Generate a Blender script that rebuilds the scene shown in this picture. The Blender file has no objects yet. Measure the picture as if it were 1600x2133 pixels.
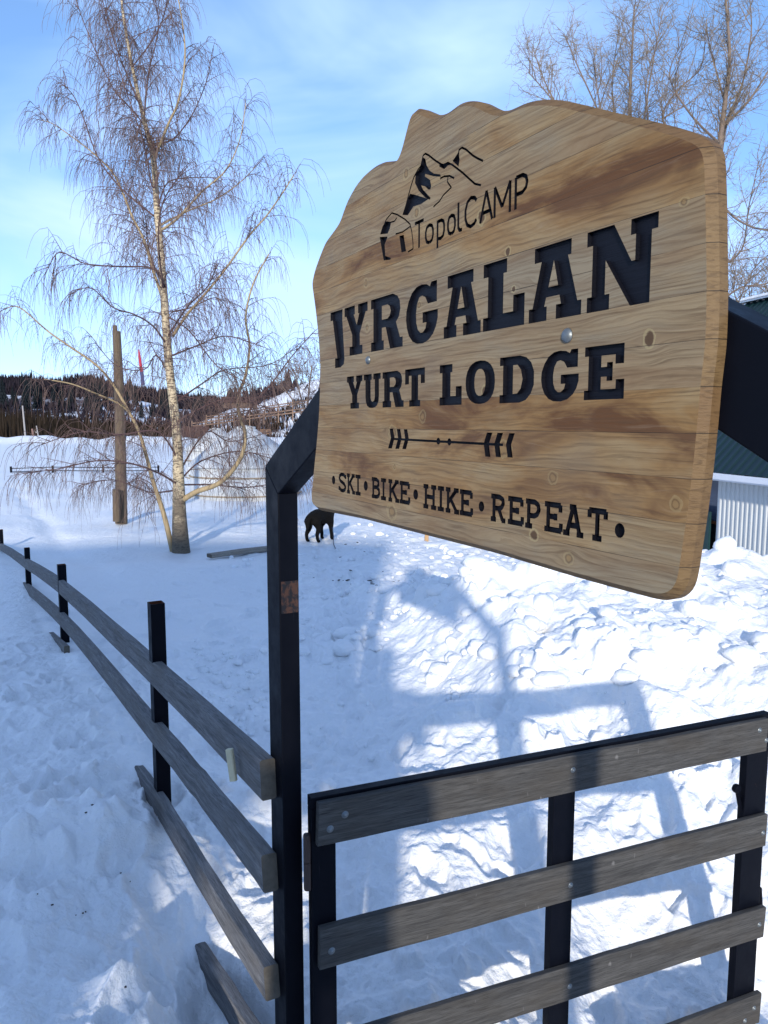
import bpy, bmesh, math, random
import numpy as np
from math import sin, cos, pi, radians, tan, atan2, sqrt, hypot
from mathutils import Vector, Matrix
from mathutils.geometry import delaunay_2d_cdt

# ------------------------------------------------------------------ camera
S = bpy.context.scene
EYE = 2.1
FPX = 1600.0
PITCH = math.atan((1066.5 - 880) / FPX)
camd = bpy.data.cameras.new("camera")
cam = bpy.data.objects.new("camera", camd)
S.collection.objects.link(cam)
cam.location = (0, 0, EYE)
cam.rotation_euler = (pi / 2 - PITCH, 0, 0)
camd.sensor_fit = 'VERTICAL'
camd.sensor_height = 36.0
camd.lens = FPX / 2133 * 36.0
camd.clip_start = 0.05
camd.clip_end = 6000
S.camera = cam
S.render.resolution_x = 768
S.render.resolution_y = 1024

# ------------------------------------------------------------------ light
SUN_EL = radians(15.5)
DRIFT = 0.05                        # shadows run away from the camera, a little to the right
W = bpy.data.worlds.new("World")
S.world = W
W.use_nodes = True
wn, wl = W.node_tree.nodes, W.node_tree.links
bg = wn['Background']
sky = wn.new('ShaderNodeTexSky')
sky.sky_type = 'NISHITA'
sky.sun_disc = False
sky.sun_elevation = SUN_EL
sky.sun_rotation = pi + math.atan(DRIFT)
sky.altitude = 1800
sky.air_density = 1.0
sky.dust_density = 0.3
sky.ozone_density = 1.8
tc = wn.new('ShaderNodeTexCoord')
mp = wn.new('ShaderNodeMapping')
mp.inputs['Rotation'].default_value = (0, 0.5, 0.25)
mp.inputs['Scale'].default_value = (1.1, 1.0, 3.4)
wl.new(tc.outputs['Generated'], mp.inputs['Vector'])
n1 = wn.new('ShaderNodeTexNoise')
n1.inputs['Scale'].default_value = 1.7
n1.inputs['Detail'].default_value = 5
n1.inputs['Roughness'].default_value = 0.5
n1.inputs['Distortion'].default_value = 0.5
wl.new(mp.outputs[0], n1.inputs['Vector'])
cr = wn.new('ShaderNodeValToRGB')
cr.color_ramp.elements[0].position = 0.42
cr.color_ramp.elements[0].color = (0.0, 0.0, 0.0, 1)
cr.color_ramp.elements[1].position = 0.66
cr.color_ramp.elements[1].color = (0.85, 0.85, 0.85, 1)
wl.new(n1.outputs['Fac'], cr.inputs[0])
tint = wn.new('ShaderNodeMix')
tint.data_type = 'RGBA'
tint.blend_type = 'MULTIPLY'
tint.inputs[0].default_value = 1.0
tint.inputs[7].default_value = (0.83, 0.93, 1.04, 1)
wl.new(sky.outputs[0], tint.inputs[6])
sx = wn.new('ShaderNodeSeparateXYZ')
wl.new(tc.outputs['Generated'], sx.inputs[0])
hr = wn.new('ShaderNodeValToRGB')
hr.color_ramp.elements[0].position = 0.0
hr.color_ramp.elements[0].color = (0.60, 0.66, 0.86, 1)
hr.color_ramp.elements[1].position = 0.45
hr.color_ramp.elements[1].color = (1.0, 1.0, 1.0, 1)
wl.new(sx.outputs[2], hr.inputs[0])
hm = wn.new('ShaderNodeMix')
hm.data_type = 'RGBA'
hm.blend_type = 'MULTIPLY'
hm.inputs[0].default_value = 1.0
mx = wn.new('ShaderNodeMix')
mx.data_type = 'RGBA'
mx.inputs[7].default_value = (2.9, 4.0, 6.4, 1)
wl.new(cr.outputs[0], mx.inputs[0])
wl.new(tint.outputs[2], hm.inputs[6])
wl.new(hr.outputs[0], hm.inputs[7])
wl.new(hm.outputs[2], mx.inputs[6])
wl.new(mx.outputs[2], bg.inputs['Color'])
bg.inputs['Strength'].default_value = 0.15

sund = bpy.data.lights.new("sun", 'SUN')
sund.energy = 2.8
sund.angle = radians(1.2)
sund.color = (1.0, 0.92, 0.80)
sun = bpy.data.objects.new("sun", sund)
S.collection.objects.link(sun)
to_sun = Vector((-DRIFT * cos(SUN_EL), -cos(SUN_EL), sin(SUN_EL)))
sun.rotation_euler = to_sun.to_track_quat('Z', 'Y').to_euler()

S.view_settings.view_transform = 'Standard'
S.view_settings.look = 'None'
S.view_settings.gamma = 1
S.view_settings.exposure = 0.80
S.cycles.max_bounces = 6
S.cycles.use_denoising = True

# ------------------------------------------------------------------ helpers
cp_, sp_ = cos(PITCH), sin(PITCH)

def ray(px, py):
    x = (px - 800) / FPX
    y = -(py - 1066.5) / FPX
    return Vector((x, cp_ + y * sp_, -sp_ + y * cp_))

def at(px, py, Y):
    r = ray(px, py)
    return Vector((0, 0, EYE)) + r * (Y / r.y)

def onz(px, py, z):
    r = ray(px, py)
    return Vector((0, 0, EYE)) + r * ((z - EYE) / r.z)

class Plane:
    """vertical plane with a local frame: x along d, y to the back, z up (from the eye)"""
    def __init__(s, A, d):
        s.A = Vector((A.x, A.y, EYE))
        s.d = Vector((d[0], d[1], 0)).normalized()
        s.b = Vector((-s.d.y, s.d.x, 0))
        s.rz = atan2(s.d.y, s.d.x)
    def uv(s, px, py, off=0.0):
        r = ray(px, py)
        A = s.A + s.b * off
        t = (A - Vector((0, 0, EYE))).dot(s.b) / r.dot(s.b)
        P = Vector((0, 0, EYE)) + r * t
        return ((P - A).dot(s.d), P.z - EYE)
    def w(s, u, y, v):
        return s.A + s.d * u + s.b * y + Vector((0, 0, v))

def tagit(o, label=None, cat=None, group=None, kind=None):
    if label: o['label'] = label
    if cat: o['category'] = cat
    if group: o['group'] = group
    if kind: o['kind'] = kind
    return o

def empty(name, loc=(0, 0, 0), rz=0.0, label=None, cat=None, group=None):
    o = bpy.data.objects.new(name, None)
    S.collection.objects.link(o)
    o.location = loc
    o.rotation_euler = (0, 0, rz)
    o.empty_display_size = 0.2
    return tagit(o, label, cat, group)

class MB:
    def __init__(s):
        s.v, s.f, s.uv, s.mi = [], [], [], []
    def face(s, idx, uvs=None, m=0):
        s.f.append(tuple(idx)); s.uv.append(uvs or [(0, 0)] * len(idx)); s.mi.append(m)
    def tube(s, pts, radii, n=6, cap=True, m=0):
        pts = [Vector(p) for p in pts]
        base = len(s.v)
        up = Vector((0.13, 0.31, 0.94))
        L = 0
        Ls = []
        for i, p in enumerate(pts):
            t = (pts[min(i + 1, len(pts) - 1)] - pts[max(i - 1, 0)])
            if t.length < 1e-9: t = Vector((0, 0, 1))
            t.normalize()
            a = up - t * up.dot(t)
            if a.length < 1e-3: a = Vector((1, 0, 0)) - t * t.x
            a.normalize(); up = a
            b = t.cross(a)
            if i: L += (p - pts[i - 1]).length
            Ls.append(L)
            for k in range(n):
                c = 2 * pi * k / n
                q = p + (a * cos(c) + b * sin(c)) * radii[i]
                s.v.append((q.x, q.y, q.z))
        for i in range(len(pts) - 1):
            for k in range(n):
                k2 = (k + 1) % n
                s.face((base + i * n + k, base + i * n + k2, base + (i + 1) * n + k2, base + (i + 1) * n + k),
                       [(Ls[i], k / n), (Ls[i], (k + 1) / n), (Ls[i + 1], (k + 1) / n), (Ls[i + 1], k / n)], m)
        if cap:
            s.face([base + k for k in range(n)][::-1], None, m)
            s.face([base + (len(pts) - 1) * n + k for k in range(n)], None, m)
    def sweep(s, prof, pts, side=None, up=Vector((0, 0, 1)), m=0, mcap=None):
        """prof: (a,b) pairs, a along 'side' horizontally across the path, b along up"""
        pts = [Vector(p) for p in pts]
        base = len(s.v); n = len(prof)
        per = [0]
        for k in range(n):
            a, b = prof[k], prof[(k + 1) % n]
            per.append(per[-1] + hypot(a[0] - b[0], a[1] - b[1]))
        L = 0; Ls = []
        for i, p in enumerate(pts):
            if i: L += (p - pts[i - 1]).length
            Ls.append(L)
            if side is None:
                t = (pts[min(i + 1, len(pts) - 1)] - pts[max(i - 1, 0)]).normalized()
                sd = t.cross(up).normalized()
                uu = sd.cross(t).normalized()
            else:
                t = (pts[min(i + 1, len(pts) - 1)] - pts[max(i - 1, 0)]).normalized()
                sd = Vector(side)
                uu = sd.cross(t).normalized()
                if uu.dot(up) < 0: uu = -uu
            for a, b in prof:
                q = p + sd * a + uu * b
                s.v.append((q.x, q.y, q.z))
        for i in range(len(pts) - 1):
            for k in range(n):
                k2 = (k + 1) % n
                s.face((base + i * n + k, base + i * n + k2, base + (i + 1) * n + k2, base + (i + 1) * n + k),
                       [(Ls[i], per[k]), (Ls[i], per[k + 1]), (Ls[i + 1], per[k + 1]), (Ls[i + 1], per[k])], m)
        mc = m if mcap is None else mcap
        s.face([base + k for k in range(n)][::-1], [(prof[k][0], prof[k][1]) for k in range(n)][::-1], mc)
        s.face([base + (len(pts) - 1) * n + k for k in range(n)], [(prof[k][0], prof[k][1]) for k in range(n)], mc)
    def box(s, c, h, rz=0.0, bev=0.0, m=0):
        """centre, half sizes"""
        bm = bmesh.new()
        bmesh.ops.create_cube(bm, size=2.0)
        for v in bm.verts:
            v.co = Vector((v.co.x * h[0], v.co.y * h[1], v.co.z * h[2]))
        if bev > 0:
            bmesh.ops.bevel(bm, geom=list(bm.edges), offset=bev, segments=2, affect='EDGES')
        R = Matrix.Rotation(rz, 3, 'Z')
        base = len(s.v)
        bm.verts.index_update()
        for v in bm.verts:
            q = R @ v.co + Vector(c)
            s.v.append((q.x, q.y, q.z))
        for f in bm.faces:
            n = f.normal
            uvs = []
            for v in f.verts:
                x, y, z = v.co
                if abs(n.z) > .7: uvs.append((x, y))
                elif abs(n.x) > .7: uvs.append((z, y))
                else: uvs.append((x, z))
            s.face([base + v.index for v in f.verts], uvs, m)
        bm.free()
    def lathe(s, prof, n=16, origin=(0, 0, 0), axis='Z', m=0):
        base = len(s.v)
        o = Vector(origin)
        for r, z in prof:
            for k in range(n):
                c = 2 * pi * k / n
                if axis == 'Z': q = Vector((r * cos(c), r * sin(c), z))
                else: q = Vector((r * cos(c), z, r * sin(c)))
                q += o
                s.v.append((q.x, q.y, q.z))
        for i in range(len(prof) - 1):
            for k in range(n):
                k2 = (k + 1) % n
                s.face((base + i * n + k, base + i * n + k2, base + (i + 1) * n + k2, base + (i + 1) * n + k),
                       [(k / n, prof[i][1]), ((k + 1) / n, prof[i][1]), ((k + 1) / n, prof[i + 1][1]), (k / n, prof[i + 1][1])], m)
        s.face([base + k for k in range(n)][::-1], None, m)
        s.face([base + (len(prof) - 1) * n + k for k in range(n)], None, m)
    def build(s, name, mats, parent=None, smooth=False, fix=True, loc=None):
        me = bpy.data.meshes.new(name)
        me.from_pydata(s.v, [], s.f)
        if not isinstance(mats, (list, tuple)): mats = [mats]
        for mt in mats: me.materials.append(mt)
        uvl = me.uv_layers.new(name="UVMap")
        flat = []
        for u in s.uv:
            for a in u: flat += [a[0], a[1]]
        if len(flat) == 2 * len(me.loops):
            uvl.data.foreach_set("uv", flat)
        if len(mats) > 1:
            me.polygons.foreach_set("material_index", s.mi)
        if fix:
            bm = bmesh.new(); bm.from_mesh(me)
            bmesh.ops.recalc_face_normals(bm, faces=bm.faces)
            bm.to_mesh(me); bm.free()
        if smooth:
            me.polygons.foreach_set("use_smooth", [True] * len(me.polygons))
        me.update()
        o = bpy.data.objects.new(name, me)
        S.collection.objects.link(o)
        if parent is not None: o.parent = parent
        if loc is not None: o.location = loc
        return o

def dup(root, loc, rz, label, sc=1.0):
    r = root.copy(); S.collection.objects.link(r)
    r.location = loc; r.rotation_euler = (0, 0, rz); r.scale = (sc, sc, sc)
    if label: r['label'] = label
    for ch in list(root.children):
        c = ch.copy(); S.collection.objects.link(c); c.parent = r
        for g in list(ch.children):
            d = g.copy(); S.collection.objects.link(d); d.parent = c
    return r

def chamfer_rect(w, h, c):
    """profile centred on 0: width w (a), height h (b)"""
    a, b = w / 2, h / 2
    return [(-a + c, -b), (a - c, -b), (a, -b + c), (a, b - c), (a - c, b), (-a + c, b), (-a, b - c), (-a, -b + c)]

# ------------------------------------------------------------------ materials
class NT:
    def __init__(s, name, rough=0.6, spec=0.3, metal=0.0):
        s.m = bpy.data.materials.new(name)
        s.m.use_nodes = True
        s.n = s.m.node_tree.nodes; s.l = s.m.node_tree.links
        s.b = s.n['Principled BSDF']
        s.b.inputs['Roughness'].default_value = rough
        s.b.inputs['Specular IOR Level'].default_value = spec
        s.b.inputs['Metallic'].default_value = metal
    def node(s, t, **kw):
        nd = s.n.new(t)
        for k, v in kw.items(): setattr(nd, k, v)
        return nd
    def put(s, sock, v):
        if hasattr(v, 'links'): s.l.new(v, sock)
        else: sock.default_value = v
    def math(s, op, a, b=None, c=None, clamp=False):
        nd = s.node('ShaderNodeMath', operation=op, use_clamp=clamp)
        s.put(nd.inputs[0], a)
        if b is not None: s.put(nd.inputs[1], b)
        if c is not None: s.put(nd.inputs[2], c)
        return nd.outputs[0]
    def mix(s, f, a, b, blend='MIX'):
        nd = s.node('ShaderNodeMix', data_type='RGBA', blend_type=blend)
        s.put(nd.inputs[0], f); s.put(nd.inputs[6], a); s.put(nd.inputs[7], b)
        return nd.outputs[2]
    def coord(s, kind='Object'):
        return s.node('ShaderNodeTexCoord').outputs[kind]
    def mapping(s, v, scale=(1, 1, 1), loc=(0, 0, 0), rot=(0, 0, 0)):
        nd = s.node('ShaderNodeMapping')
        s.l.new(v, nd.inputs[0])
        nd.inputs['Location'].default_value = loc
        nd.inputs['Rotation'].default_value = rot
        nd.inputs['Scale'].default_value = scale
        return nd.outputs[0]
    def noise(s, v, scale=5, detail=4, rough=0.55, dist=0.0, out='Fac'):
        nd = s.node('ShaderNodeTexNoise')
        if v is not None: s.l.new(v, nd.inputs['Vector'])
        nd.inputs['Scale'].default_value = scale
        nd.inputs['Detail'].default_value = detail
        nd.inputs['Roughness'].default_value = rough
        nd.inputs['Distortion'].default_value = dist
        return nd.outputs[out]
    def ramp(s, f, stops):
        nd = s.node('ShaderNodeValToRGB')
        s.put(nd.inputs[0], f)
        e = nd.color_ramp.elements
        while len(e) < len(stops): e.new(0.5)
        for i, (p, c) in enumerate(stops):
            e[i].position = p
            e[i].color = (c[0], c[1], c[2], 1) if isinstance(c, (tuple, list)) else (c, c, c, 1)
        return nd.outputs[0]
    def sep(s, v):
        nd = s.node('ShaderNodeSeparateXYZ'); s.l.new(v, nd.inputs[0]); return nd.outputs
    def comb(s, x, y, z):
        nd = s.node('ShaderNodeCombineXYZ')
        s.put(nd.inputs[0], x); s.put(nd.inputs[1], y); s.put(nd.inputs[2], z)
        return nd.outputs[0]
    def bump(s, h, strength=0.3, dist=0.01, prev=None):
        nd = s.node('ShaderNodeBump')
        nd.inputs['Strength'].default_value = strength
        nd.inputs['Distance'].default_value = dist
        s.l.new(h, nd.inputs['Height'])
        if prev is not None: s.l.new(prev, nd.inputs['Normal'])
        return nd.outputs[0]
    def fin(s, col=None, nrm=None, rough=None):
        if col is not None: s.put(s.b.inputs['Base Color'], col if hasattr(col, 'links') else (col[0], col[1], col[2], 1))
        if nrm is not None: s.l.new(nrm, s.b.inputs['Normal'])
        if rough is not None: s.put(s.b.inputs['Roughness'], rough)
        return s.m

def mat_snow():
    t = NT('snow', 0.55, 0.25)
    co = t.coord('Object')
    a = t.noise(co, 9, 5, 0.6)
    b = t.noise(co, 38, 4, 0.65)
    c = t.noise(co, 160, 2, 0.5)
    h1 = t.bump(a, 0.6, 0.05)
    h2 = t.bump(b, 0.55, 0.014, h1)
    h3 = t.bump(c, 0.25, 0.002, h2)
    t.b.inputs['Subsurface Weight'].default_value = 0.4
    t.b.inputs['Subsurface Radius'].default_value = (1.0, 1.0, 1.15)
    t.b.inputs['Subsurface Scale'].default_value = 0.010
    col = t.mix(t.noise(co, 0.7, 3), (0.76, 0.78, 0.80, 1), (0.85, 0.85, 0.845, 1))
    return t.fin(col, h3)

def mat_plain(name, col, rough=0.6, spec=0.3, metal=0, nscale=8, amt=0.25, bump=0.1, bdist=0.004):
    t = NT(name, rough, spec, metal)
    co = t.coord('Object')
    n = t.noise(co, nscale, 5, 0.6)
    dk = tuple(c * (1 - amt) for c in col) + (1,)
    lt = tuple(min(1, c * (1 + amt)) for c in col) + (1,)
    c = t.mix(n, dk, lt)
    nb = t.bump(t.noise(co, nscale * 6, 3), bump, bdist)
    return t.fin(c, nb)

def mat_greywood(name, base=(0.165, 0.15, 0.135), lt=(0.30, 0.28, 0.26), seed=0.0, grain=1.0):
    """weathered timber, grain along UV.x (metres)"""
    t = NT(name, 0.8, 0.2)
    uv = t.coord('UV')
    oi = t.node('ShaderNodeObjectInfo').outputs['Random']
    v = t.mapping(uv, (1.4, 26, 1), (seed, seed * 3, 0))
    vv = t.node('ShaderNodeVectorMath', operation='ADD')
    t.l.new(v, vv.inputs[0]); t.l.new(t.comb(t.math('MULTIPLY', oi, 37.0), t.math('MULTIPLY', oi, 11.0), 0.0), vv.inputs[1])
    v = vv.outputs[0]
    n1 = t.noise(v, 2.0, 6, 0.6, 1.2)
    n2 = t.noise(t.mapping(uv, (5, 160, 1), (seed, 0, 0)), 3.0, 4, 0.6, 0.4)
    n3 = t.noise(t.mapping(uv, (2.2, 5, 1), (seed * 2, 1, 0)), 1.6, 4, 0.6)
    col = t.ramp(n1, [(0.3, base), (0.5, tuple((a + b) / 2 for a, b in zip(base, lt))), (0.68, lt)])
    col = t.mix(t.math('MULTIPLY', t.ramp(n2, [(0.48, 0.0), (0.66, 1.0)]), 0.7), col, (base[0] * .3, base[1] * .29, base[2] * .28, 1))
    col = t.mix(t.ramp(n3, [(0.45, 0.0), (0.75, 0.6)]), col, (base[0] * 1.3, base[1] * 1.12, base[2] * 0.9, 1))
    # sparse white scuffs
    sc = t.noise(t.mapping(uv, (14, 5, 1), (seed, 4, 0)), 2.3, 2, 0.4)
    col = t.mix(t.ramp(sc, [(0.72, 0.0), (0.78, 0.4)]), col, (0.32, 0.31, 0.30, 1))
    nb = t.bump(t.math('ADD', n2, t.math('MULTIPLY', n1, 0.6)), 0.35 * grain, 0.004)
    return t.fin(col, nb)

def mat_steel():
    t = NT('black_painted_steel', 0.5, 0.07)
    co = t.coord('Object')
    n = t.noise(co, 14, 5, 0.65)
    col = t.mix(n, (0.0015, 0.0020, 0.0045, 1), (0.004, 0.005, 0.009, 1))
    dust = t.ramp(t.noise(t.mapping(co, (60, 60, 5)), 2, 4, 0.7), [(0.62, 0.0), (0.8, 0.05)])
    col = t.mix(dust, col, (0.07, 0.07, 0.075, 1))
    chip = t.ramp(t.noise(co, 34, 5, 0.7, 0.6), [(0.72, 0.0), (0.75, 0.6)])
    col = t.mix(chip, col, (0.045, 0.022, 0.015, 1))
    scr = t.ramp(t.noise(t.mapping(co, (90, 90, 4), (3, 1, 2)), 1.5, 3, 0.5), [(0.70, 0.0), (0.76, 0.25)])
    col = t.mix(scr, col, (0.05, 0.052, 0.06, 1))
    nb = t.bump(t.noise(co, 9, 4), 0.15, 0.01)
    return t.fin(col, nb, t.ramp(n, [(0.3, 0.38), (0.7, 0.6)]))

M_SNOW = mat_snow()
M_STEEL = mat_steel()
M_RAIL = mat_greywood('weathered_rail_wood', (0.095, 0.094, 0.096), (0.235, 0.232, 0.232), 1.0)
M_BOARD = mat_greywood('weathered_board_wood', (0.040, 0.039, 0.038), (0.092, 0.089, 0.084), 4.0)
M_ENDGRAIN = mat_plain('rail_end_grain', (0.12, 0.105, 0.085), 0.9, 0.1, 0, 40, 0.5, 0.4)
M_BOLT = mat_plain('galvanised_bolt', (0.16, 0.18, 0.19), 0.45, 0.5, 0.6, 60, 0.3)
M_RUST = mat_plain('rusty_steel', (0.10, 0.030, 0.012), 0.8, 0.2, 0, 50, 0.5, 0.4)
def mat_carve():
    t = NT('black_carving_paint', 0.55, 0.2)
    co = t.coord('Object')
    g = t.noise(t.mapping(co, (6, 1, 220)), 1.0, 4, 0.6, 0.4)
    worn = t.ramp(t.math('ADD', t.math('MULTIPLY', g, 0.7), t.math('MULTIPLY', t.noise(co, 22, 4, 0.6), 0.3)), [(0.64, 0.0), (0.70, 0.55)])
    col = t.mix(worn, (0.0035, 0.004, 0.008, 1), (0.060, 0.045, 0.032, 1))
    return t.fin(col, t.bump(g, 0.6, 0.003))
M_BLACKCARVE = mat_carve()

# ------------------------------------------------------------------ ground
def lerp_(a, b, t): return a + (b - a) * t

def hash2(ix, iy, s=0):
    h = (ix * 374761393 + iy * 668265263 + s * 974711) & 0xffffffff
    h = ((h ^ (h >> 13)) * 1274126177) & 0xffffffff
    h = h ^ (h >> 16)
    return (h & 0xffffff) / float(0xffffff)

def perlin(x, y, s=0):
    x0 = np.floor(x).astype(np.int64); y0 = np.floor(y).astype(np.int64)
    fx = x - x0; fy = y - y0
    ux = fx * fx * fx * (fx * (fx * 6 - 15) + 10); uy = fy * fy * fy * (fy * (fy * 6 - 15) + 10)
    def g(ix, iy, dx, dy):
        a = hash2(ix, iy, s) * 2 * pi
        return np.cos(a) * dx + np.sin(a) * dy
    a = g(x0, y0, fx, fy); b = g(x0 + 1, y0, fx - 1, fy)
    c = g(x0, y0 + 1, fx, fy - 1); d = g(x0 + 1, y0 + 1, fx - 1, fy - 1)
    return (a * (1 - ux) + b * ux) * (1 - uy) + (c * (1 - ux) + d * ux) * uy

def fbm(x, y, f, octv, s=0, gain=0.5):
    r = 0; a = 1
    for i in range(octv):
        r = r + a * perlin(x * f, y * f, s + i * 7)
        f *= 2.03; a *= gain
    return r

def clods(x, y, cell, dens, s=0):
    """angular lumps: positive heights scattered in cells"""
    gx = x / cell; gy = y / cell
    ix = np.floor(gx).astype(np.int64); iy = np.floor(gy).astype(np.int64)
    out = np.zeros_like(x)
    for dx in (-1, 0, 1):
        for dy in (-1, 0, 1):
            cx = ix + dx; cy = iy + dy
            r1 = hash2(cx, cy, s); r2 = hash2(cx, cy, s + 1); r3 = hash2(cx, cy, s + 2); r4 = hash2(cx, cy, s + 3)
            px = cx + r1; py = cy + r2
            an = r4 * 6.28
            ddx = gx - px; ddy = gy - py
            ax = np.abs(ddx * np.cos(an) + ddy * np.sin(an)); ay = np.abs(-ddx * np.sin(an) + ddy * np.cos(an))
            d = np.maximum(np.maximum(ax * (0.8 + r1 * .6), ay * (0.8 + r2 * .6)), (ax + ay) * 0.72)
            rad = 0.22 + 0.36 * r3
            h = np.clip((rad - d) / rad * 2.2, 0, 1)
            tilt = 1 + 0.7 * (ddx * (r1 - .5) + ddy * (r2 - .5)) / 0.3
            h = h * tilt * rad * cell * 0.85
            out = np.maximum(out, np.where(r4 < dens, h, 0))
    return out

CTRL = []
for px, py, z in [(0, 2133, .16), (200, 2133, .12), (0, 1900, .18), (250, 1900, .02), (230, 1720, .20), (400, 1900, -.08), (450, 2040, -.10), (520, 2120, -.1), (500, 1850, -.05), (330, 1755, .03), (285, 1700, .12), (262, 1600, .30),
                  (100, 1650, .33), (200, 1450, .33), (0, 1450, .25), (140, 1350, .22), (50, 1215, .02), (3, 1150, -.2),
                  (450, 1560, .02), (450, 1300, .06), (375, 1150, 0), (300, 1178, .10), (500, 1190, .08), (180, 1200, .06), (200, 1100, -.08), (60, 1080, -.1), (600, 1250, .02),
                  (680, 1128, 0), (600, 1150, 0), (700, 1600, .0), (650, 1450, 0), (700, 2100, 0), (1000, 1950, -.05), (1400, 2060, -.36), (1590, 2120, -.48), (1560, 1950, -.25), (1480, 1850, -.05), (1200, 1700, .02), (1580, 1750, .05),
                  (850, 1400, .05), (950, 1300, .42), (900, 1500, .0), (1100, 1480, .28), (1100, 1350, .55), (1000, 1420, .30), (1300, 1300, .68), (1400, 1450, .36), (1590, 1400, .50), (1250, 1560, .08), (1500, 1560, .16),
                  (1550, 1190, .72), (1450, 1195, .74), (1300, 1205, .74), (1150, 1215, .68), (1020, 1230, .60), (900, 1240, .22), (820, 1180, .02), (850, 1130, 0), (1100, 1120, -.1), (760, 1090, -.05), (700, 1180, 0), (720, 1300, 0),
                  (20, 980, -.05), (300, 1010, -.05), (500, 1040, -.08), (700, 1030, 0)]:
    q = onz(px, py, z); CTRL.append((q.x, q.y, z))
CTRL += [(1.6, 8.6, .1), (3.2, 8.8, .25), (4.8, 8.8, .3), (3.5, 11, -.1), (5.5, 11.5, -.1), (1.2, 2.2, -.42), (1.6, 2.5, -.52), (2.0, 2.8, -.5), (1.5, 3.0, -.42), (0.6, 2.0, -.30), (0, 0, .32), (-1.5, 0, .25), (1.5, 0, .1), (0, -3, .3), (3, -3, .1), (-4, -2, .3), (-6, 5, .1), (4, 2, .05), (8, 5, .1), (6, 13.5, -.35), (8, 16, -.4), (5, 12.8, -.2),
         (-30, 60, 0), (0, 60, 0), (30, 60, 0), (0, 30, 0), (20, 30, -.2), (-20, 30, 0), (-60, 40, 0), (60, 40, 0), (0, -30, .2)]
CTRL = np.array(CTRL)

def base_z(x, y):
    num = np.zeros_like(x); den = np.zeros_like(x) + 1e-9
    for cx, cy, cz in CTRL:
        sc = 0.10 + 0.045 * (cx * cx + cy * cy)
        w = 1.0 / (((x - cx) ** 2 + (y - cy) ** 2) / sc + 0.12) ** 2
        num += w * cz; den += w
    return num / den

def bumpg(x, y, px, py, z, rx, ry, amp):
    q = onz(px, py, z)
    return amp * np.exp(-(((x - q.x) / rx) ** 2 + ((y - q.y) / ry) ** 2))

RIDGE = [(-1500, 640), (-600, 720), (-200, 765), (0, 778), (60, 782), (100, 787), (200, 789), (260, 796), (330, 806), (380, 814), (430, 817), (520, 828), (600, 845), (700, 850), (900, 835), (1200, 790), (1500, 730), (2200, 640), (4000, 640)]

_r = random.Random(8)
PRINTS = []
for _ in range(95):        # trodden snow left of and around the fence
    PRINTS.append((_r.uniform(-3.6, -.5), 1.9 + 6.5 * _r.random() ** 1.3, _r.uniform(-.9, .6), _r.uniform(.10, .16), _r.uniform(.02, .055)))
for _ in range(60):        # behind the gate
    PRINTS.append((_r.uniform(-.6, 2.0), _r.uniform(2.6, 5.2), _r.uniform(-1.5, 1.5), _r.uniform(.10, .15), _r.uniform(.015, .04)))
for k in range(46):        # a walked line towards the dog
    t_ = k / 45; PRINTS.append((lerp_(-.1, -1.2, t_) + (.11 if k % 2 else -.11), lerp_(5.2, 14.0, t_), -.12, .13, .035))
for _ in range(40):
    PRINTS.append((_r.uniform(-2.6, 1.6), _r.uniform(6.5, 13), _r.uniform(-1.5, 1.5), _r.uniform(.07, .14), _r.uniform(.015, .035)))
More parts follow.
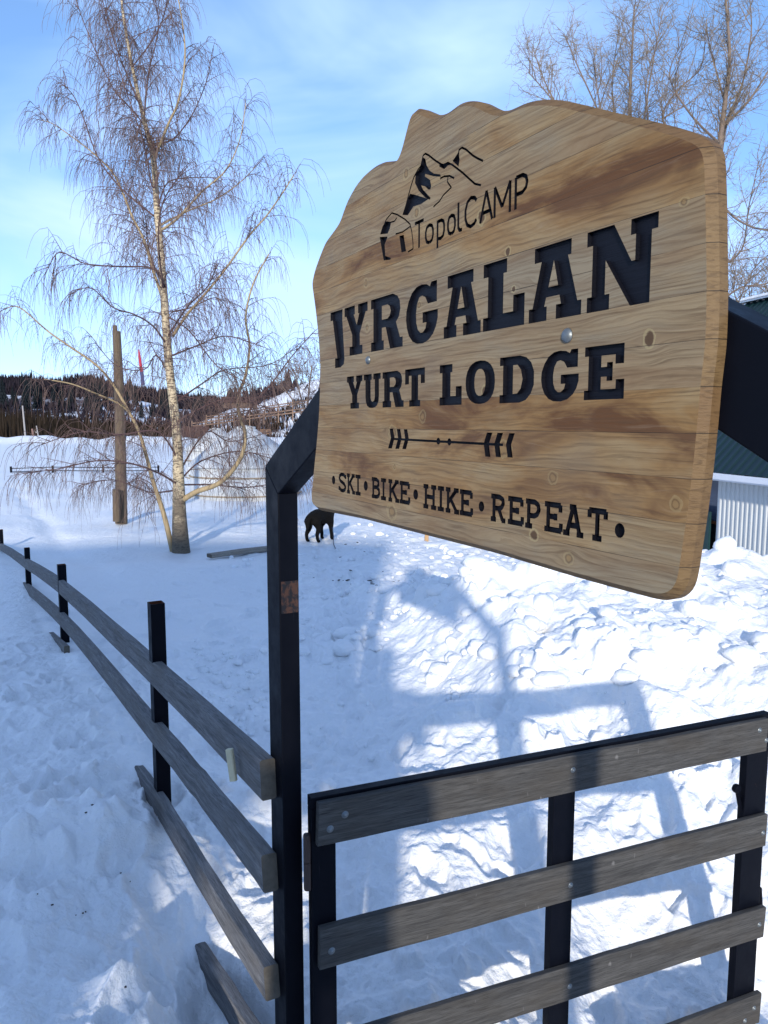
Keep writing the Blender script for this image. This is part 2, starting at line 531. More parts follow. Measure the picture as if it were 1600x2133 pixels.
def ground_z(x, y, rough=True):
    r = np.sqrt(x * x + y * y) + 1e-6
    z = base_z(x, y)
    pxx = 800 + 1600 * x / np.maximum(y, 0.1)
    front = y > 0
    # drift in front of the birch, bank beyond the fence
    z = z + bumpg(x, y, 330, 1195, .1, 1.3, 0.9, 0.10)
    # lit clumps beside the near rails
    z = z + bumpg(x, y, 235, 1700, .25, .22, .2, 0.12) + bumpg(x, y, 270, 2075, .1, .10, .08, 0.10)
    for px_, py_, a_ in [(400, 1960, .14), (440, 2040, .18), (480, 2110, .2), (540, 2200, .2), (1570, 2110, .16), (1500, 2125, .10)]:
        z = z - bumpg(x, y, px_, py_, -.03, .16, .16, a_)
    # broad mounds on the ploughed bank
    for px_, py_, rx_, ry_, a_ in [(1010, 1235, .75, .5, .20), (1120, 1290, .6, .5, .10), (1330, 1245, .9, .6, .14), (1520, 1215, .7, .5, .20), (1250, 1360, .5, .4, .09), (950, 1400, .4, .35, .10), (1440, 1350, .5, .4, .10), (880, 1300, .3, .3, .08), (760, 1235, .35, .3, .10), (650, 1270, .3, .25, .08)]:
        z = z + bumpg(x, y, px_, py_, .55 if px_ > 900 else .1, rx_ * .5, ry_ * .45, a_ * 1.1)
    # berm of ploughed snow at the field's far edge
    bz = 0.55 + 0.9 * np.maximum(0, perlin(x / 9.0, y * 0 + 3.3, 5)) + 0.35 * perlin(x / 2.3, y * 0 + 1.3, 6)
    z = z + np.exp(-((y - 78) / 3.0) ** 2) * bz * front
    if not rough: return z
    # roughness field: trampled yard and bank are rough, the field is smooth
    yard = 1 / (1 + np.exp(-(pxx - 560) / 60.0)) * np.exp(-np.maximum(0, y - 12) / 5.0) * front
    near = np.exp(-np.maximum(0, y - 5.5) / 1.0) * front
    rf = np.clip(yard * .85 + 0.95 * near + 0.12, 0, 1)
    bank = np.clip((base_z(x, y) - 0.12) / 0.3, 0, 1) * yard
    det = np.exp(-r / 40.0)
    z = z + fbm(x, y, 0.45, 3, 11) * 0.10 * np.exp(-r / 60)
    z = z + fbm(x, y, 1.7, 5, 21, 0.55) * (0.065 * rf + 0.006) * det
    rdg = 1 - np.abs(fbm(x + 0.13 * perlin(x * 3, y * 3, 77), y, 3.1, 4, 31, 0.55)) * 2
    z = z + rdg * 0.026 * rf * det
    z = z + (1 - np.abs(fbm(x + .05 * perlin(x * 7, y * 7, 71), y + .05 * perlin(x * 7, y * 7, 72), 8.5, 4, 37, 0.6)) * 2) * 0.011 * rf * np.exp(-r / 14)
    m1 = np.clip(perlin(x / 0.9, y / 0.9, 55) * 2.2 + 0.35, 0, 1)
    m2 = np.clip(perlin(x / 0.6, y / 0.6, 58) * 2.4 + 0.25, 0, 1)
    jx = x + 0.05 * perlin(x * 9, y * 9, 91); jy = y + 0.05 * perlin(x * 9, y * 9, 93)
    z = z + clods(jx, jy, 0.42, 0.34, 3) * m1 * (0.28 * rf + 0.60 * bank)
    z = z + clods(x + .08 * perlin(x * 4, y * 4, 81), y + .08 * perlin(x * 4, y * 4, 83), 0.9, 0.5, 43) * 0.35 * bank
    z = z + np.abs(fbm(x + 4, y, 0.95, 4, 61, 0.55)) * 0.16 * bank
    jx = x + 0.02 * perlin(x * 22, y * 22, 95); jy = y + 0.02 * perlin(x * 22, y * 22, 97)
    z = z + clods(jx, jy, 0.17, 0.40, 13) * m2 * rf * 0.8
    z = z + clods(x, y, 0.075, 0.35, 23) * m1 * rf * 0.45 * np.exp(-r / 9)
    # boot and paw prints
    for qx, qy, an, ln, dp in PRINTS:
        mk = (np.abs(x - qx) < .5) & (np.abs(y - qy) < .5)
        if not mk.any(): continue
        dx = x[mk] - qx; dy = y[mk] - qy
        u_ = (dx * math.sin(an) + dy * math.cos(an)) / ln; v_ = (dx * math.cos(an) - dy * math.sin(an)) / (ln * .48)
        d_ = np.sqrt(u_ * u_ + v_ * v_) + .12 * perlin(dx * 14 + qx * 9, dy * 14, 7)
        z[mk] += -dp / (1 + np.exp((d_ - 1) * 9)) + dp * .38 * np.exp(-((d_ - 1.32) / .22) ** 2)
    # tracks across the open field
    z = z - 0.05 * np.exp(-(((x + 3.2 + 0.55 * (y - 9)) + 0.3 * perlin(y / 2, x * 0, 3)) / 0.25) ** 2) * (y > 9) * (y < 26)
    return z

def gz(x, y):
    return float(ground_z(np.array([float(x)]), np.array([float(y)]))[0])

def hill_z(x, y):
    """land beyond the field: dips, then climbs to the wooded ridge"""
    az = 800 + 1600 * x / np.maximum(y, 1)
    ry = np.interp(az, [p[0] for p in RIDGE], [p[1] for p in RIDGE])
    top = EYE + (880 - ry) / 1600 * 620
    t = np.clip((y - 150) / 470.0, 0, 1)
    z = -3 + (top - 9 + 3) * (t ** 0.85)
    z = z + fbm(x, y, 1 / 90.0, 4, 41) * 9 * t
    # snow covered shoulder to the right of the birch
    sh = np.interp(az, [380, 440, 560, 660, 900, 2000], [0, 3.0, 7.5, 11.5, 17, 17])
    z = np.maximum(z, -3 + (sh + 3) * np.clip((y - 100) / 70, 0, 1) ** 1.2 + fbm(x, y, 1 / 14.0, 4, 47) * 1.2 * np.clip(sh, 0, 1))
    return z

def build_grid(name, X, Y, Z, mat):
    nr, nc = X.shape
    co = np.stack([X, Y, Z], -1).reshape(-1, 3).astype(np.float32)
    i = np.arange(nr - 1)[:, None] * nc + np.arange(nc - 1)[None, :]
    q = np.stack([i, i + 1, i + nc + 1, i + nc], -1).reshape(-1, 4)
    me = bpy.data.meshes.new(name)
    me.vertices.add(len(co)); me.vertices.foreach_set('co', co.ravel())
    me.loops.add(q.size); me.loops.foreach_set('vertex_index', q.ravel().astype(np.int32))
    me.polygons.add(len(q)); me.polygons.foreach_set('loop_start', np.arange(0, q.size, 4, dtype=np.int32))
    me.update(calc_edges=True)
    me.polygons.foreach_set('use_smooth', np.ones(len(q), dtype=bool))
    me.materials.append(mat)
    me.update()
    o = bpy.data.objects.new(name, me)
    S.collection.objects.link(o)
    return o

ang = np.radians(np.concatenate([np.linspace(-180, -34, 74)[:-1], np.linspace(-34, 34, 620), np.linspace(34, 180, 74)[1:]]))
rad = np.concatenate([[0.05, 0.4, 0.8], np.geomspace(1.2, 16, 720), np.geomspace(16.2, 130, 170), [200, 400, 900, 3000]])
A_, R_ = np.meshgrid(ang, rad)
GX = R_ * np.sin(A_); GY = R_ * np.cos(A_)
GZ = ground_z(GX, GY)
GZ = np.where(R_ > 100, GZ - (R_ - 100) * 0.03 * (R_ < 500) - 12 * (R_ >= 500), GZ)
ground = build_grid('snow_ground', GX, GY, GZ, M_SNOW)
tagit(ground, kind='structure')

def mat_hill():
    t = NT('hill_snow_and_scrub', 0.8, 0.1)
    co = t.coord('Object')
    n = t.noise(t.mapping(co, (1, 0.35, 1)), 0.018, 6, 0.65)
    n2 = t.noise(co, 0.16, 5, 0.7)
    f = t.ramp(t.math('ADD', t.math('MULTIPLY', n, 0.6), t.math('MULTIPLY', n2, 0.4)), [(0.47, 0.0), (0.56, 1.0)])
    z = t.sep(co)
    up = t.ramp(t.math('DIVIDE', z[2], 40.0), [(0.50, 0.0), (0.70, 1.0)])
    near = t.ramp(t.math('DIVIDE', z[1], 400.0), [(0.45, 0.0), (0.55, 1.0)])
    f = t.math('MULTIPLY', f, near)
    f = t.math('MAXIMUM', f, up)
    col = t.mix(f, (0.80, 0.82, 0.86, 1), (0.060, 0.042, 0.045, 1))
    return t.fin(col)

hx = np.linspace(-1, 1, 240); hy = np.geomspace(92, 900, 150)
HY, HX = np.meshgrid(hy, hx, indexing='ij')
HXX = HX * (HY * 1.0 + 160)
HZ = hill_z(HXX, HY)
HZ[0, :] -= 6
hill = build_grid('hillside', HXX, HY, HZ, mat_hill())
tagit(hill, kind='structure')

# lumps of broken snow lying on the bank and yard: one uncountable mass
def ico(rng, sub=1):
    bm = bmesh.new(); bmesh.ops.create_icosphere(bm, subdivisions=sub, radius=1)
    for v in bm.verts: v.co *= rng.uniform(0.78, 1.12) if sub < 2 else rng.uniform(0.84, 1.08)
    vs = [v.co.copy() for v in bm.verts]; fs = [[v.index for v in f.verts] for f in bm.faces]
    bm.free(); return vs, fs
rng = random.Random(5)
kinds = [ico(rng, 2) for _ in range(8)]
pts = []
def scatter(n, x0, x1, y0, y1, s0, s1, pw=2.5):
    for _ in range(n):
        px = rng.uniform(x0, x1); py = rng.uniform(y0, y1)
        q = onz(px, py, 0.45 if px > 900 and py < 1450 else 0.05)
        s = s0 + (s1 - s0) * rng.random() ** pw
        pts.append((q.x, q.y, s))
scatter(240, 700, 1600, 1180, 1420, 0.010, 0.12, 3.5)
scatter(60, 860, 1120, 1195, 1260, 0.03, 0.14, 2)
scatter(170, 620, 1000, 1180, 1400, 0.010, 0.08)
scatter(80, 1380, 1640, 1165, 1230, 0.02, 0.15, 2)
scatter(150, 400, 560, 1350, 1520, 0.008, 0.05)
scatter(90, 640, 1600, 1450, 1700, 0.006, 0.03)
scatter(60, 480, 680, 1150, 1200, 0.01, 0.06)
scatter(140, 700, 1150, 1085, 1170, 0.01, 0.08)
PX = np.array([p[0] for p in pts]); PY = np.array([p[1] for p in pts]); PZ = ground_z(PX, PY)
mb = MB()
for (x, y, s), z in zip(pts, PZ):
    vs, fs = kinds[rng.randrange(len(kinds))]
    R = Matrix.Rotation(rng.random() * 6, 3, 'Z') @ Matrix.Rotation(rng.random() * 6, 3, 'X')
    sx, sy, sz = s * rng.uniform(.7, 1.25), s * rng.uniform(.7, 1.2), s * rng.uniform(.5, .9)
    b = len(mb.v)
    for v in vs:
        q = R @ v
        mb.v.append((x + q.x * sx, y + q.y * sy, z + q.z * sz + s * .12))
    for f in fs: mb.face([b + i for i in f])
lumps = mb.build('snow_lumps', M_SNOW, smooth=True, fix=False)
tagit(lumps, 'loose broken lumps of white snow scattered over the bank and yard', 'snow lumps', kind='stuff')

# dark bits of bark and litter on the yard
mb = MB()
for _ in range(46):
    if rng.random() < .7: px, py = rng.gauss(760, 60), rng.gauss(1190, 30)
    else: px, py = rng.choice([(200, 1780), (250, 1830), (90, 1930), (270, 2100), (160, 1925), (1060, 1150)]); px += rng.gauss(0, 12); py += rng.gauss(0, 8)
    q = onz(px, py, .1); z = gz(q.x, q.y)
    s = rng.uniform(.006, .014) * (1 if q.y > 4 else .35); a = rng.random() * 6
    mb.box((q.x, q.y, z + s * .4), (s * rng.uniform(1, 2.4), s, s * .4), a)
tagit(mb.build('bark_litter', mat_plain('dark_litter', (0.03, 0.022, 0.018))), 'dark crumbs of bark and litter strewn on the trodden snow', 'litter', kind='stuff')

# ------------------------------------------------------------------ the sign
dsg = -Vector((ray(-46, 880).x, ray(-46, 880).y, 0)).normalized()
SP = Plane(at(655, 800, 1.86), dsg)
T_ALL = 0.024

LEFT = [(655, 592), (662, 560), (673, 530), (685, 500), (700, 480), (716, 458), (722, 438), (732, 412), (750, 380), (768, 358), (785, 345), (803, 337), (830, 335),
        (838, 328), (846, 300), (855, 264), (862, 238), (868, 227), (875, 225), (890, 231), (908, 239), (925, 240), (940, 232), (955, 219), (970, 212), (985, 210), (1005, 212),
        (1022, 222), (1040, 230), (1060, 232), (1078, 223), (1100, 213), (1125, 208), (1150, 207), (1180, 210), (1240, 224), (1310, 241), (1380, 257), (1430, 271), (1465, 284)]
RIGHT = [(1482, 293), (1490, 306), (1494, 330), (1497, 420), (1499, 560), (1499, 640), (1496, 720), (1486, 800), (1478, 893), (1468, 989), (1457, 1075), (1442, 1173), (1436, 1212)]
BOT = [(1428, 1232), (1412, 1247), (1392, 1252), (1372, 1249), (1300, 1230), (1200, 1202), (1100, 1172), (1034, 1152), (890, 1115), (760, 1081), (690, 1067), (668, 1063), (658, 1056), (654, 1045), (654, 1028),
       (658, 990), (661, 960), (666, 911), (670, 860), (672, 804), (673, 775), (669, 703), (662, 640)]
CH_D = 0.010
rim = [SP.uv(x, y, CH_D) for x, y in LEFT + RIGHT + BOT]

def resample(poly, step):
    out = []
    n = len(poly)
    for i in range(n):
        a, b = Vector(poly[i]), Vector(poly[(i + 1) % n])
        k = max(1, int(round((b - a).length / step)))
        for j in range(k): out.append(tuple(a.lerp(b, j / k)))
    return out
def smooth_poly(poly, it=1):
    for _ in range(it):
        n = len(poly)
        poly = [((poly[i - 1][0] + 2 * poly[i][0] + poly[(i + 1) % n][0]) / 4, (poly[i - 1][1] + 2 * poly[i][1] + poly[(i + 1) % n][1]) / 4) for i in range(n)]
    return poly
def area(poly):
    return 0.5 * sum(poly[i][0] * poly[(i + 1) % len(poly)][1] - poly[(i + 1) % len(poly)][0] * poly[i][1] for i in range(len(poly)))
rim = smooth_poly(resample(rim, 0.008), 3)
if area(rim) < 0: rim = rim[::-1]            # counter-clockwise
def inset(poly, d):
    n = len(poly); out = []
    for i in range(n):
        a = Vector(poly[i - 1]); b = Vector(poly[i]); c = Vector(poly[(i + 1) % n])
        t = (c - a).normalized(); out.append((b.x - t.y * d, b.y + t.x * d))
    return out
front = smooth_poly(inset(rim, 0.0088), 1)

# --- glyphs: unit square polygons (solid list, hole list)
def ell(cx, cy, rx, ry, n=20, p=2.3):
    o = []
    for k in range(n):
        a = 2 * pi * k / n
        ca, sa = cos(a), sin(a)
        o.append((cx + rx * math.copysign(abs(ca) ** (2 / p), ca), cy + ry * math.copysign(abs(sa) ** (2 / p), sa)))
    return o
H = {
 'J': ([[(.3, 0), (.68, 0), (.9, .05), (.95, .14), (.82, .82), (.84, 1), (0, 1), (0, .85), (.16, .85), (.46, .17), (.3, .17)]], []),
 'Y': ([[(.22, 0), (.78, 0), (.78, .18), (.67, .18), (.67, .42), (.92, .82), (1, .82), (1, 1), (.6, 1), (.6, .82), (.65, .82), (.54, .60), (.41, .82), (.46, .82), (.46, 1), (0, 1), (0, .82), (.08, .82), (.34, .42), (.34, .18), (.22, .18)]], []),
 'R': ([[(0, 0), (.42, 0), (.42, .18), (.36, .18), (.36, .42), (.48, .42), (.62, 0), (1, 0), (1, .18), (.92, .18), (.80, .47), (.89, .56), (.93, .70), (.91, .84), (.84, .94), (.7, 1), (0, 1), (0, .82), (.08, .82), (.08, .18), (0, .18)]],
       [[(.36, .57), (.54, .57), (.61, .62), (.64, .70), (.61, .79), (.54, .83), (.36, .83)]]),
 'G': ([[(.97, 1), (.80, 1), (.76, .93), (.66, .98), (.5, 1), (.34, .98), (.19, .90), (.08, .76), (.01, .6), (0, .45), (.03, .3), (.10, .16), (.22, .05), (.36, 0), (.55, -.01), (.72, .03), (.86, .12), (.95, .24), (1, .38), (1, .52), (.54, .52), (.54, .34), (.66, .34), (.63, .24), (.55, .18), (.47, .18), (.39, .24), (.34, .36), (.33, .52), (.36, .68), (.43, .79), (.52, .81), (.62, .77), (.70, .65), (.97, .65)]], []),
 'A': ([[(0, 0), (.36, 0), (.36, .19), (.31, .19), (.345, .31), (.60, .31), (.63, .19), (.54, .19), (.54, 0), (1, 0), (1, .19), (.93, .19), (.74, .8), (.80, .8), (.80, 1), (.10, 1), (.10, .8), (.24, .8), (.075, .19), (0, .19)]],
       [[(.385, .44), (.57, .44), (.48, .78)]]),
 'L': ([[(0, 0), (1, 0), (1, .45), (.74, .45), (.74, .22), (.50, .22), (.50, .8), (.58, .8), (.58, 1), (0, 1), (0, .8), (.12, .8), (.12, .2), (0, .2)]], []),
 'N': ([[(.02, 0), (.36, 0), (.36, .19), (.29, .19), (.29, .60), (.66, 0), (.92, 0), (.92, .82), (1, .82), (1, 1), (.64, 1), (.64, .82), (.71, .82), (.71, .52), (.66, .52), (.40, 1), (0, 1), (0, .82), (.09, .82), (.09, .19), (.02, .19)]], []),
 'U': ([[(.5, 0), (.68, .02), (.80, .08), (.88, .2), (.9, .34), (.9, .83), (1, .83), (1, 1), (.58, 1), (.58, .83), (.66, .83), (.66, .32), (.62, .22), (.53, .18), (.45, .21), (.41, .3), (.41, .83), (.48, .83), (.48, 1), (0, 1), (0, .83), (.10, .83), (.10, .32), (.13, .17), (.2, .07), (.33, .01)]], []),
 'T': ([[(.22, 0), (.78, 0), (.78, .17), (.67, .17), (.67, .82), (.80, .82), (.80, .6), (1, .6), (1, 1), (0, 1), (0, .6), (.20, .6), (.20, .82), (.33, .82), (.33, .17), (.22, .17)]], []),
 'O': ([ell(.5, .5, .5, .5, 24)], [ell(.5, .5, .19, .31, 18)]),
 'D': ([[(0, 0), (.6, 0), (.78, .05), (.92, .18), (1, .36), (1, .64), (.92, .83), (.78, .95), (.6, 1), (0, 1), (0, .82), (.1, .82), (.1, .18), (0, .18)]],
       [[(.40, .19), (.53, .2), (.63, .3), (.68, .5), (.63, .7), (.53, .81), (.40, .81)]]),
 'E': ([[(0, 0), (.98, 0), (.98, .36), (.78, .36), (.78, .19), (.42, .19), (.42, .42), (.56, .42), (.56, .34), (.70, .34), (.70, .68), (.56, .68), (.56, .60), (.42, .60), (.42, .81), (.76, .81), (.76, .64), (.96, .64), (.96, 1), (0, 1), (0, .82), (.10, .82), (.10, .18), (0, .18)]], []),
}
def rowpoly(ch, quad):
    """quad: u0,u1,vb,vt"""
    u0, u1, vb, vt = quad
    so, ho = H[ch]
    f = lambda p: (u0 + p[0] * (u1 - u0), vb + p[1] * (vt - vb))
    return [[f(p) for p in q] for q in so], [[f(p) for p in q] for q in ho]

def stroke(pts, w, closed=False):
    """thick polyline as a list of quads and joint discs"""
    out = []
    P = [Vector(p) for p in pts]
    if closed: P = P + [P[0]]
    for a, b in zip(P[:-1], P[1:]):
        d = (b - a)
        if d.length < 1e-6: continue
        d.normalize(); n = Vector((-d.y, d.x)) * w / 2
        out.append([tuple(a - n), tuple(b - n), tuple(b + n), tuple(a + n)])
    for p in (P[1:-1] if not closed else P[:-1]):
        out.append([(p.x + w / 2 * cos(k * pi / 4 + .3), p.y + w / 2 * sin(k * pi / 4 + .3)) for k in range(8)])
    return out

# stroke glyph skeletons with slab serifs for the small row; (polyline list, weight)
def serif(x, y, l=.17): return [(x - l, y), (x + l, y)]
ST = {
 'K': [[(.22, 0), (.22, 1)], [(.25, .42), (.78, .96)], [(.40, .55), (.82, .04)], serif(.22, .05), serif(.22, .95), serif(.82, .05), serif(.78, .95)],
 'I': [[(.5, 0), (.5, 1)], serif(.5, .05, .38), serif(.5, .95, .38)],
 'S': [[(.84, .95), (.84, .72)], [(.84, .80), (.66, .93), (.42, .95), (.22, .87), (.17, .72), (.28, .58), (.68, .44), (.82, .30), (.78, .14), (.58, .05), (.36, .06), (.17, .18)], [(.15, .05), (.15, .28)]],
 'B': [[(.25, 0), (.25, 1)], [(.08, .94), (.60, .94), (.80, .86), (.82, .68), (.68, .55), (.25, .53)], [(.65, .54), (.86, .44), (.90, .24), (.78, .10), (.58, .06), (.08, .06)]],
 'E': [[(.25, 0), (.25, 1)], [(.06, .94), (.88, .94)], [(.86, .96), (.86, .70)], [(.06, .06), (.92, .06)], [(.90, .04), (.90, .32)], [(.25, .52), (.62, .52)], [(.62, .40), (.62, .64)]],
 'H': [[(.24, 0), (.24, 1)], [(.76, 0), (.76, 1)], [(.24, .5), (.76, .5)], serif(.24, .05), serif(.24, .95), serif(.76, .05), serif(.76, .95)],
 'R': [[(.25, 0), (.25, 1)], [(.06, .94), (.60, .94), (.80, .86), (.83, .70), (.72, .54), (.55, .49), (.25, .49)], [(.55, .49), (.80, .05)], serif(.22, .05), serif(.86, .05, .12)],
 'P': [[(.25, 0), (.25, 1)], [(.06, .94), (.62, .94), (.82, .85), (.87, .67), (.76, .50), (.58, .43), (.25, .43)], serif(.26, .05, .22)],
 'A': [[(.20, .04), (.47, .96)], [(.80, .04), (.53, .96)], [(.30, .33), (.70, .33)], serif(.17, .05, .16), serif(.82, .05, .16), [(.30, .95), (.62, .95)]],
 'T': [[(.5, 0), (.5, 1)], [(.06, .94), (.94, .94)], [(.09, .96), (.09, .70)], [(.91, .96), (.91, .70)], serif(.5, .05, .24)],
}
SANS = {
 'T': [[(.5, 0), (.5, .95)], [(0, .95), (1, .95)]],
 'o': [[(.5, .06), (.22, .14), (.1, .38), (.1, .65), (.22, .88), (.5, .96), (.78, .88), (.9, .65), (.9, .38), (.78, .14), (.5, .06)]],
 'l': [[(.25, 1), (.25, .16), (.45, .05), (.8, .05)]],
 'C': [[(.92, .80), (.78, .92), (.5, .97), (.24, .87), (.1, .62), (.1, .35), (.24, .12), (.5, .03), (.78, .08), (.92, .2)]],
 'A': [[(.06, 0), (.5, .97)], [(.94, 0), (.5, .97)], [(.24, .30), (.76, .30)]],
 'M': [[(.08, 0), (.08, .95)], [(.08, .95), (.5, .25)], [(.5, .25), (.92, .95)], [(.92, .95), (.92, 0)]],
 'P': [[(.12, 0), (.12, .96)], [(.12, .95), (.6, .95), (.84, .86), (.92, .70), (.84, .54), (.6, .44), (.12, .44)]],
}
words = {}      # name -> list of (solids, holes)
def ux(px, py): return SP.uv(px, py)[0]
def vx(px, py): return SP.uv(px, py)[1]

# row 1
r1 = [('J', 689, 719, 642, 766), ('Y', 718, 766, 628, 733), ('R', 773, 839, 612, 722), ('G', 846, 912, 590, 712), ('A', 925, 1002, 565, 700), ('L', 1007, 1093, 545, 687), ('A', 1103, 1212, 512, 670), ('N', 1222, 1368, 472, 650)]
caps = [(vx((a + b) / 2, t), vx((a + b) / 2, bt)) for c, a, b, t, bt in r1[1:]]
vt1 = sum(c[0] for c in caps) / len(caps); vb1 = sum(c[1] for c in caps) / len(caps)
words['title'] = []
for c, a, b, t, bt in r1:
    vb = vb1 if c != 'J' else vx(704, 766)
    words['title'].append(rowpoly(c, (ux(a, (t + bt) / 2), ux(b, (t + bt) / 2), vb, vt1)))
r2 = [('Y', 723, 755), ('U', 758, 793), ('R', 797, 841), ('T', 844, 885), ('L', 916, 962), ('O', 970, 1031), ('D', 1041, 1112), ('G', 1127, 1205), ('E', 1217, 1302)]
tops = {0: 779, 3: 766, 5: 750, 6: 744, 7: 733, 8: 723}
vt2 = sum(vx((r2[i][1] + r2[i][2]) / 2, y) for i, y in tops.items()) / len(tops)
vb2 = sum(vx(x, y) for x, y in [(740, 845), (864, 845), (1000, 843), (1165, 840), (1260, 838)]) / 5
words['subtitle'] = [rowpoly(c, (ux(a, 800), ux(b, 800), vb2, vt2)) for c, a, b in r2]
# row 3
r3 = [('S', 704, 723, 983, 1025), ('K', 722, 740, 986, 1029), ('I', 739, 753, 989, 1032), ('B', 773, 792, 995, 1034), ('I', 792, 806, 998, 1037), ('K', 808, 832, 1000, 1042), ('E', 831, 855, 1004, 1047),
      ('H', 880, 911, 1011, 1055), ('I', 910, 927, 1016, 1061), ('K', 927, 957, 1018, 1068), ('E', 956, 986, 1023, 1074), ('R', 1021, 1054, 1033, 1084), ('E', 1056, 1092, 1040, 1094), ('P', 1093, 1127, 1045, 1100),
      ('E', 1132, 1173, 1050, 1107), ('A', 1173, 1217, 1057, 1121), ('T', 1224, 1265, 1064, 1128)]
vt3 = sum(vx((a + b) / 2, t) for c, a, b, t, bt in r3) / len(r3); vb3 = sum(vx((a + b) / 2, bt) for c, a, b, t, bt in r3) / len(r3)
words['motto'] = []
for c, a, b, t, bt in r3:
    u0, u1 = ux(a, (t + bt) / 2), ux(b, (t + bt) / 2)
    sol = []
    for pl in ST[c]:
        sol += stroke([(u0 + x * (u1 - u0), vb3 + y * (vt3 - vb3)) for x, y in pl], (vt3 - vb3) * .20)
    words['motto'].append((sol, []))
vc3 = (vt3 + vb3) / 2
for x, y, dx in [(695, 1000, 6.5), (762, 1012, 8), (866, 1030, 9.5), (1003, 1055, 11), (1291, 1105, 20)]:
    u0, u1 = ux(x - dx / 2, y), ux(x + dx / 2, y)
    words['motto'].append(([ell((u0 + u1) / 2, vx(x, y), (u1 - u0) / 2 * 1.05, (u1 - u0) / 2 * 1.15, 14, 2)], []))
# camp name
def z1(p): return (760 + p[0] * .225, 280 + p[1] * .225)
def suv(p): return SP.uv(*z1(p))
cb = (suv((525, 1030))[1] + suv((1420, 700))[1]) / 2; ct = (suv((500, 785))[1] + suv((1440, 385))[1]) / 2
xh = cb + (ct - cb) * .70
words['camp_name'] = []
wS = (ct - cb) * .125
for c, a, b, ym, lo, hi in [('T', 462, 545, 900, cb, ct), ('o', 556, 640, 915, cb, xh), ('p', 664, 742, 900, 0, 0), ('o', 762, 843, 835, cb, xh), ('l', 850, 915, 760, cb, ct), ('C', 920, 1043, 730, cb, ct), ('A', 1062, 1188, 680, cb, ct), ('M', 1190, 1358, 600, cb, ct), ('P', 1382, 1512, 540, cb, ct)]:
    u0, u1 = suv((a, ym))[0], suv((b, ym))[0]
    if c == 'p':
        ds = cb - (ct - cb) * .27
        pl = [[(0.12, 0)], ]
        sol = stroke([(u0 + .12 * (u1 - u0), ds), (u0 + .12 * (u1 - u0), xh)], wS)
        sol += stroke([(u0 + x * (u1 - u0), cb + y * (xh - cb)) for x, y in [(.12, .93), (.55, .95), (.82, .85), (.9, .65), (.9, .38), (.78, .14), (.5, .05), (.12, .08)]], wS)
    else:
        sol = []
        for pl in SANS[c]:
            sol += stroke([(u0 + x * (u1 - u0), lo + y * (hi - lo)) for x, y in pl], wS)
    words['camp_name'].append((sol, []))
# emblem: mountains and yurt
def sl(pts, w):   # stroke in z1 pixels
    u = [suv(p) for p in pts]
    return stroke(u, w * .225 / 1600 * 1.35)
lg = []
lg += sl([(355, 742), (385, 640), (405, 560), (430, 470), (455, 395), (490, 330), (520, 290), (532, 230), (540, 195), (560, 178), (590, 192), (650, 240), (720, 285), (770, 262), (812, 283), (900, 350), (960, 405), (1020, 458), (1076, 470)], 18)
lg.append([suv(p) for p in [(535, 210), (560, 225), (572, 285), (600, 335), (640, 362), (700, 370), (704, 392), (640, 388), (560, 366), (556, 388), (604, 420), (615, 480), (605, 512), (582, 506), (560, 482), (522, 472), (540, 512), (610, 588), (600, 604), (560, 586), (500, 522), (465, 450), (470, 370), (520, 300)]])
lg.append([suv(p) for p in [(418, 548), (470, 560), (590, 598), (520, 645), (450, 668), (398, 748), (348, 745), (385, 630)]])
lg.append([suv(p) for p in [(690, 262), (735, 275), (770, 250), (812, 278), (770, 287), (735, 322), (690, 298)]])
lg += sl([(697, 408), (735, 388), (785, 384), (828, 406)], 17)
lg += sl([(770, 395), (765, 440), (800, 490), (725, 565), (690, 620), (635, 670)], 15)
lg.append([suv(p) for p in [(868, 298), (812, 246), (850, 190), (868, 160), (878, 230)]])
lg += sl([(868, 190), (872, 145), (898, 122), (935, 138), (1000, 195), (1050, 225), (1095, 245)], 18)
lg += sl([(148, 925), (165, 870), (200, 785), (250, 727), (300, 742), (370, 785), (418, 830), (435, 900), (446, 1000), (447, 1058), (400, 1088)], 15)
lg += sl([(298, 770), (275, 803), (235, 815), (200, 812)], 15)
lg.append([suv(p) for p in [(142, 926), (165, 850), (195, 805), (242, 818), (232, 870), (212, 918)]])
lg.append([suv(p) for p in [(138, 950), (212, 946), (184, 1020), (190, 1125), (242, 1143), (236, 1160), (175, 1166), (150, 1020)]])
lg += sl([(285, 922), (350, 903), (420, 852)], 14)
lg.append([suv(p) for p in [(320, 940), (360, 930), (382, 1082), (340, 1092)]])
words['emblem'] = [(lg, [])]
# arrow, px = 780+.2x, 870+.2y
def za(p): return SP.uv(780 + p[0] * .2, 870 + p[1] * .2)
ar = stroke([za((205, 222)), za((1340, 283))], 0.0042)
for bx, by in [(180, 115), (255, 120), (328, 122)]:
    ar.append([za(p) for p in [(bx - 22, by), (bx + 14, by), (bx + 30, by + 95), (bx - 8, by + 95)]])
    ar.append([za(p) for p in [(bx - 8, by + 95), (bx + 30, by + 95), (bx + 2, by + 205), (bx - 38, by + 205)]])
for bx, by in [(1200, 155), (1310, 158), (1432, 162)]:
    ar.append([za(p) for p in [(bx - 28, by), (bx + 30, by), (bx - 8, by + 120), (bx - 62, by + 115)]])
    ar.append([za(p) for p in [(bx - 62, by + 115), (bx - 8, by + 120), (bx + 8, by + 255), (bx - 45, by + 250)]])
ar.append(ell(*za((666, 245)), 0.0062, 0.0062, 14, 2)); ar.append(ell(*za((780, 252)), 0.0062, 0.0062, 14, 2))
words['arrow'] = [(ar, [])]

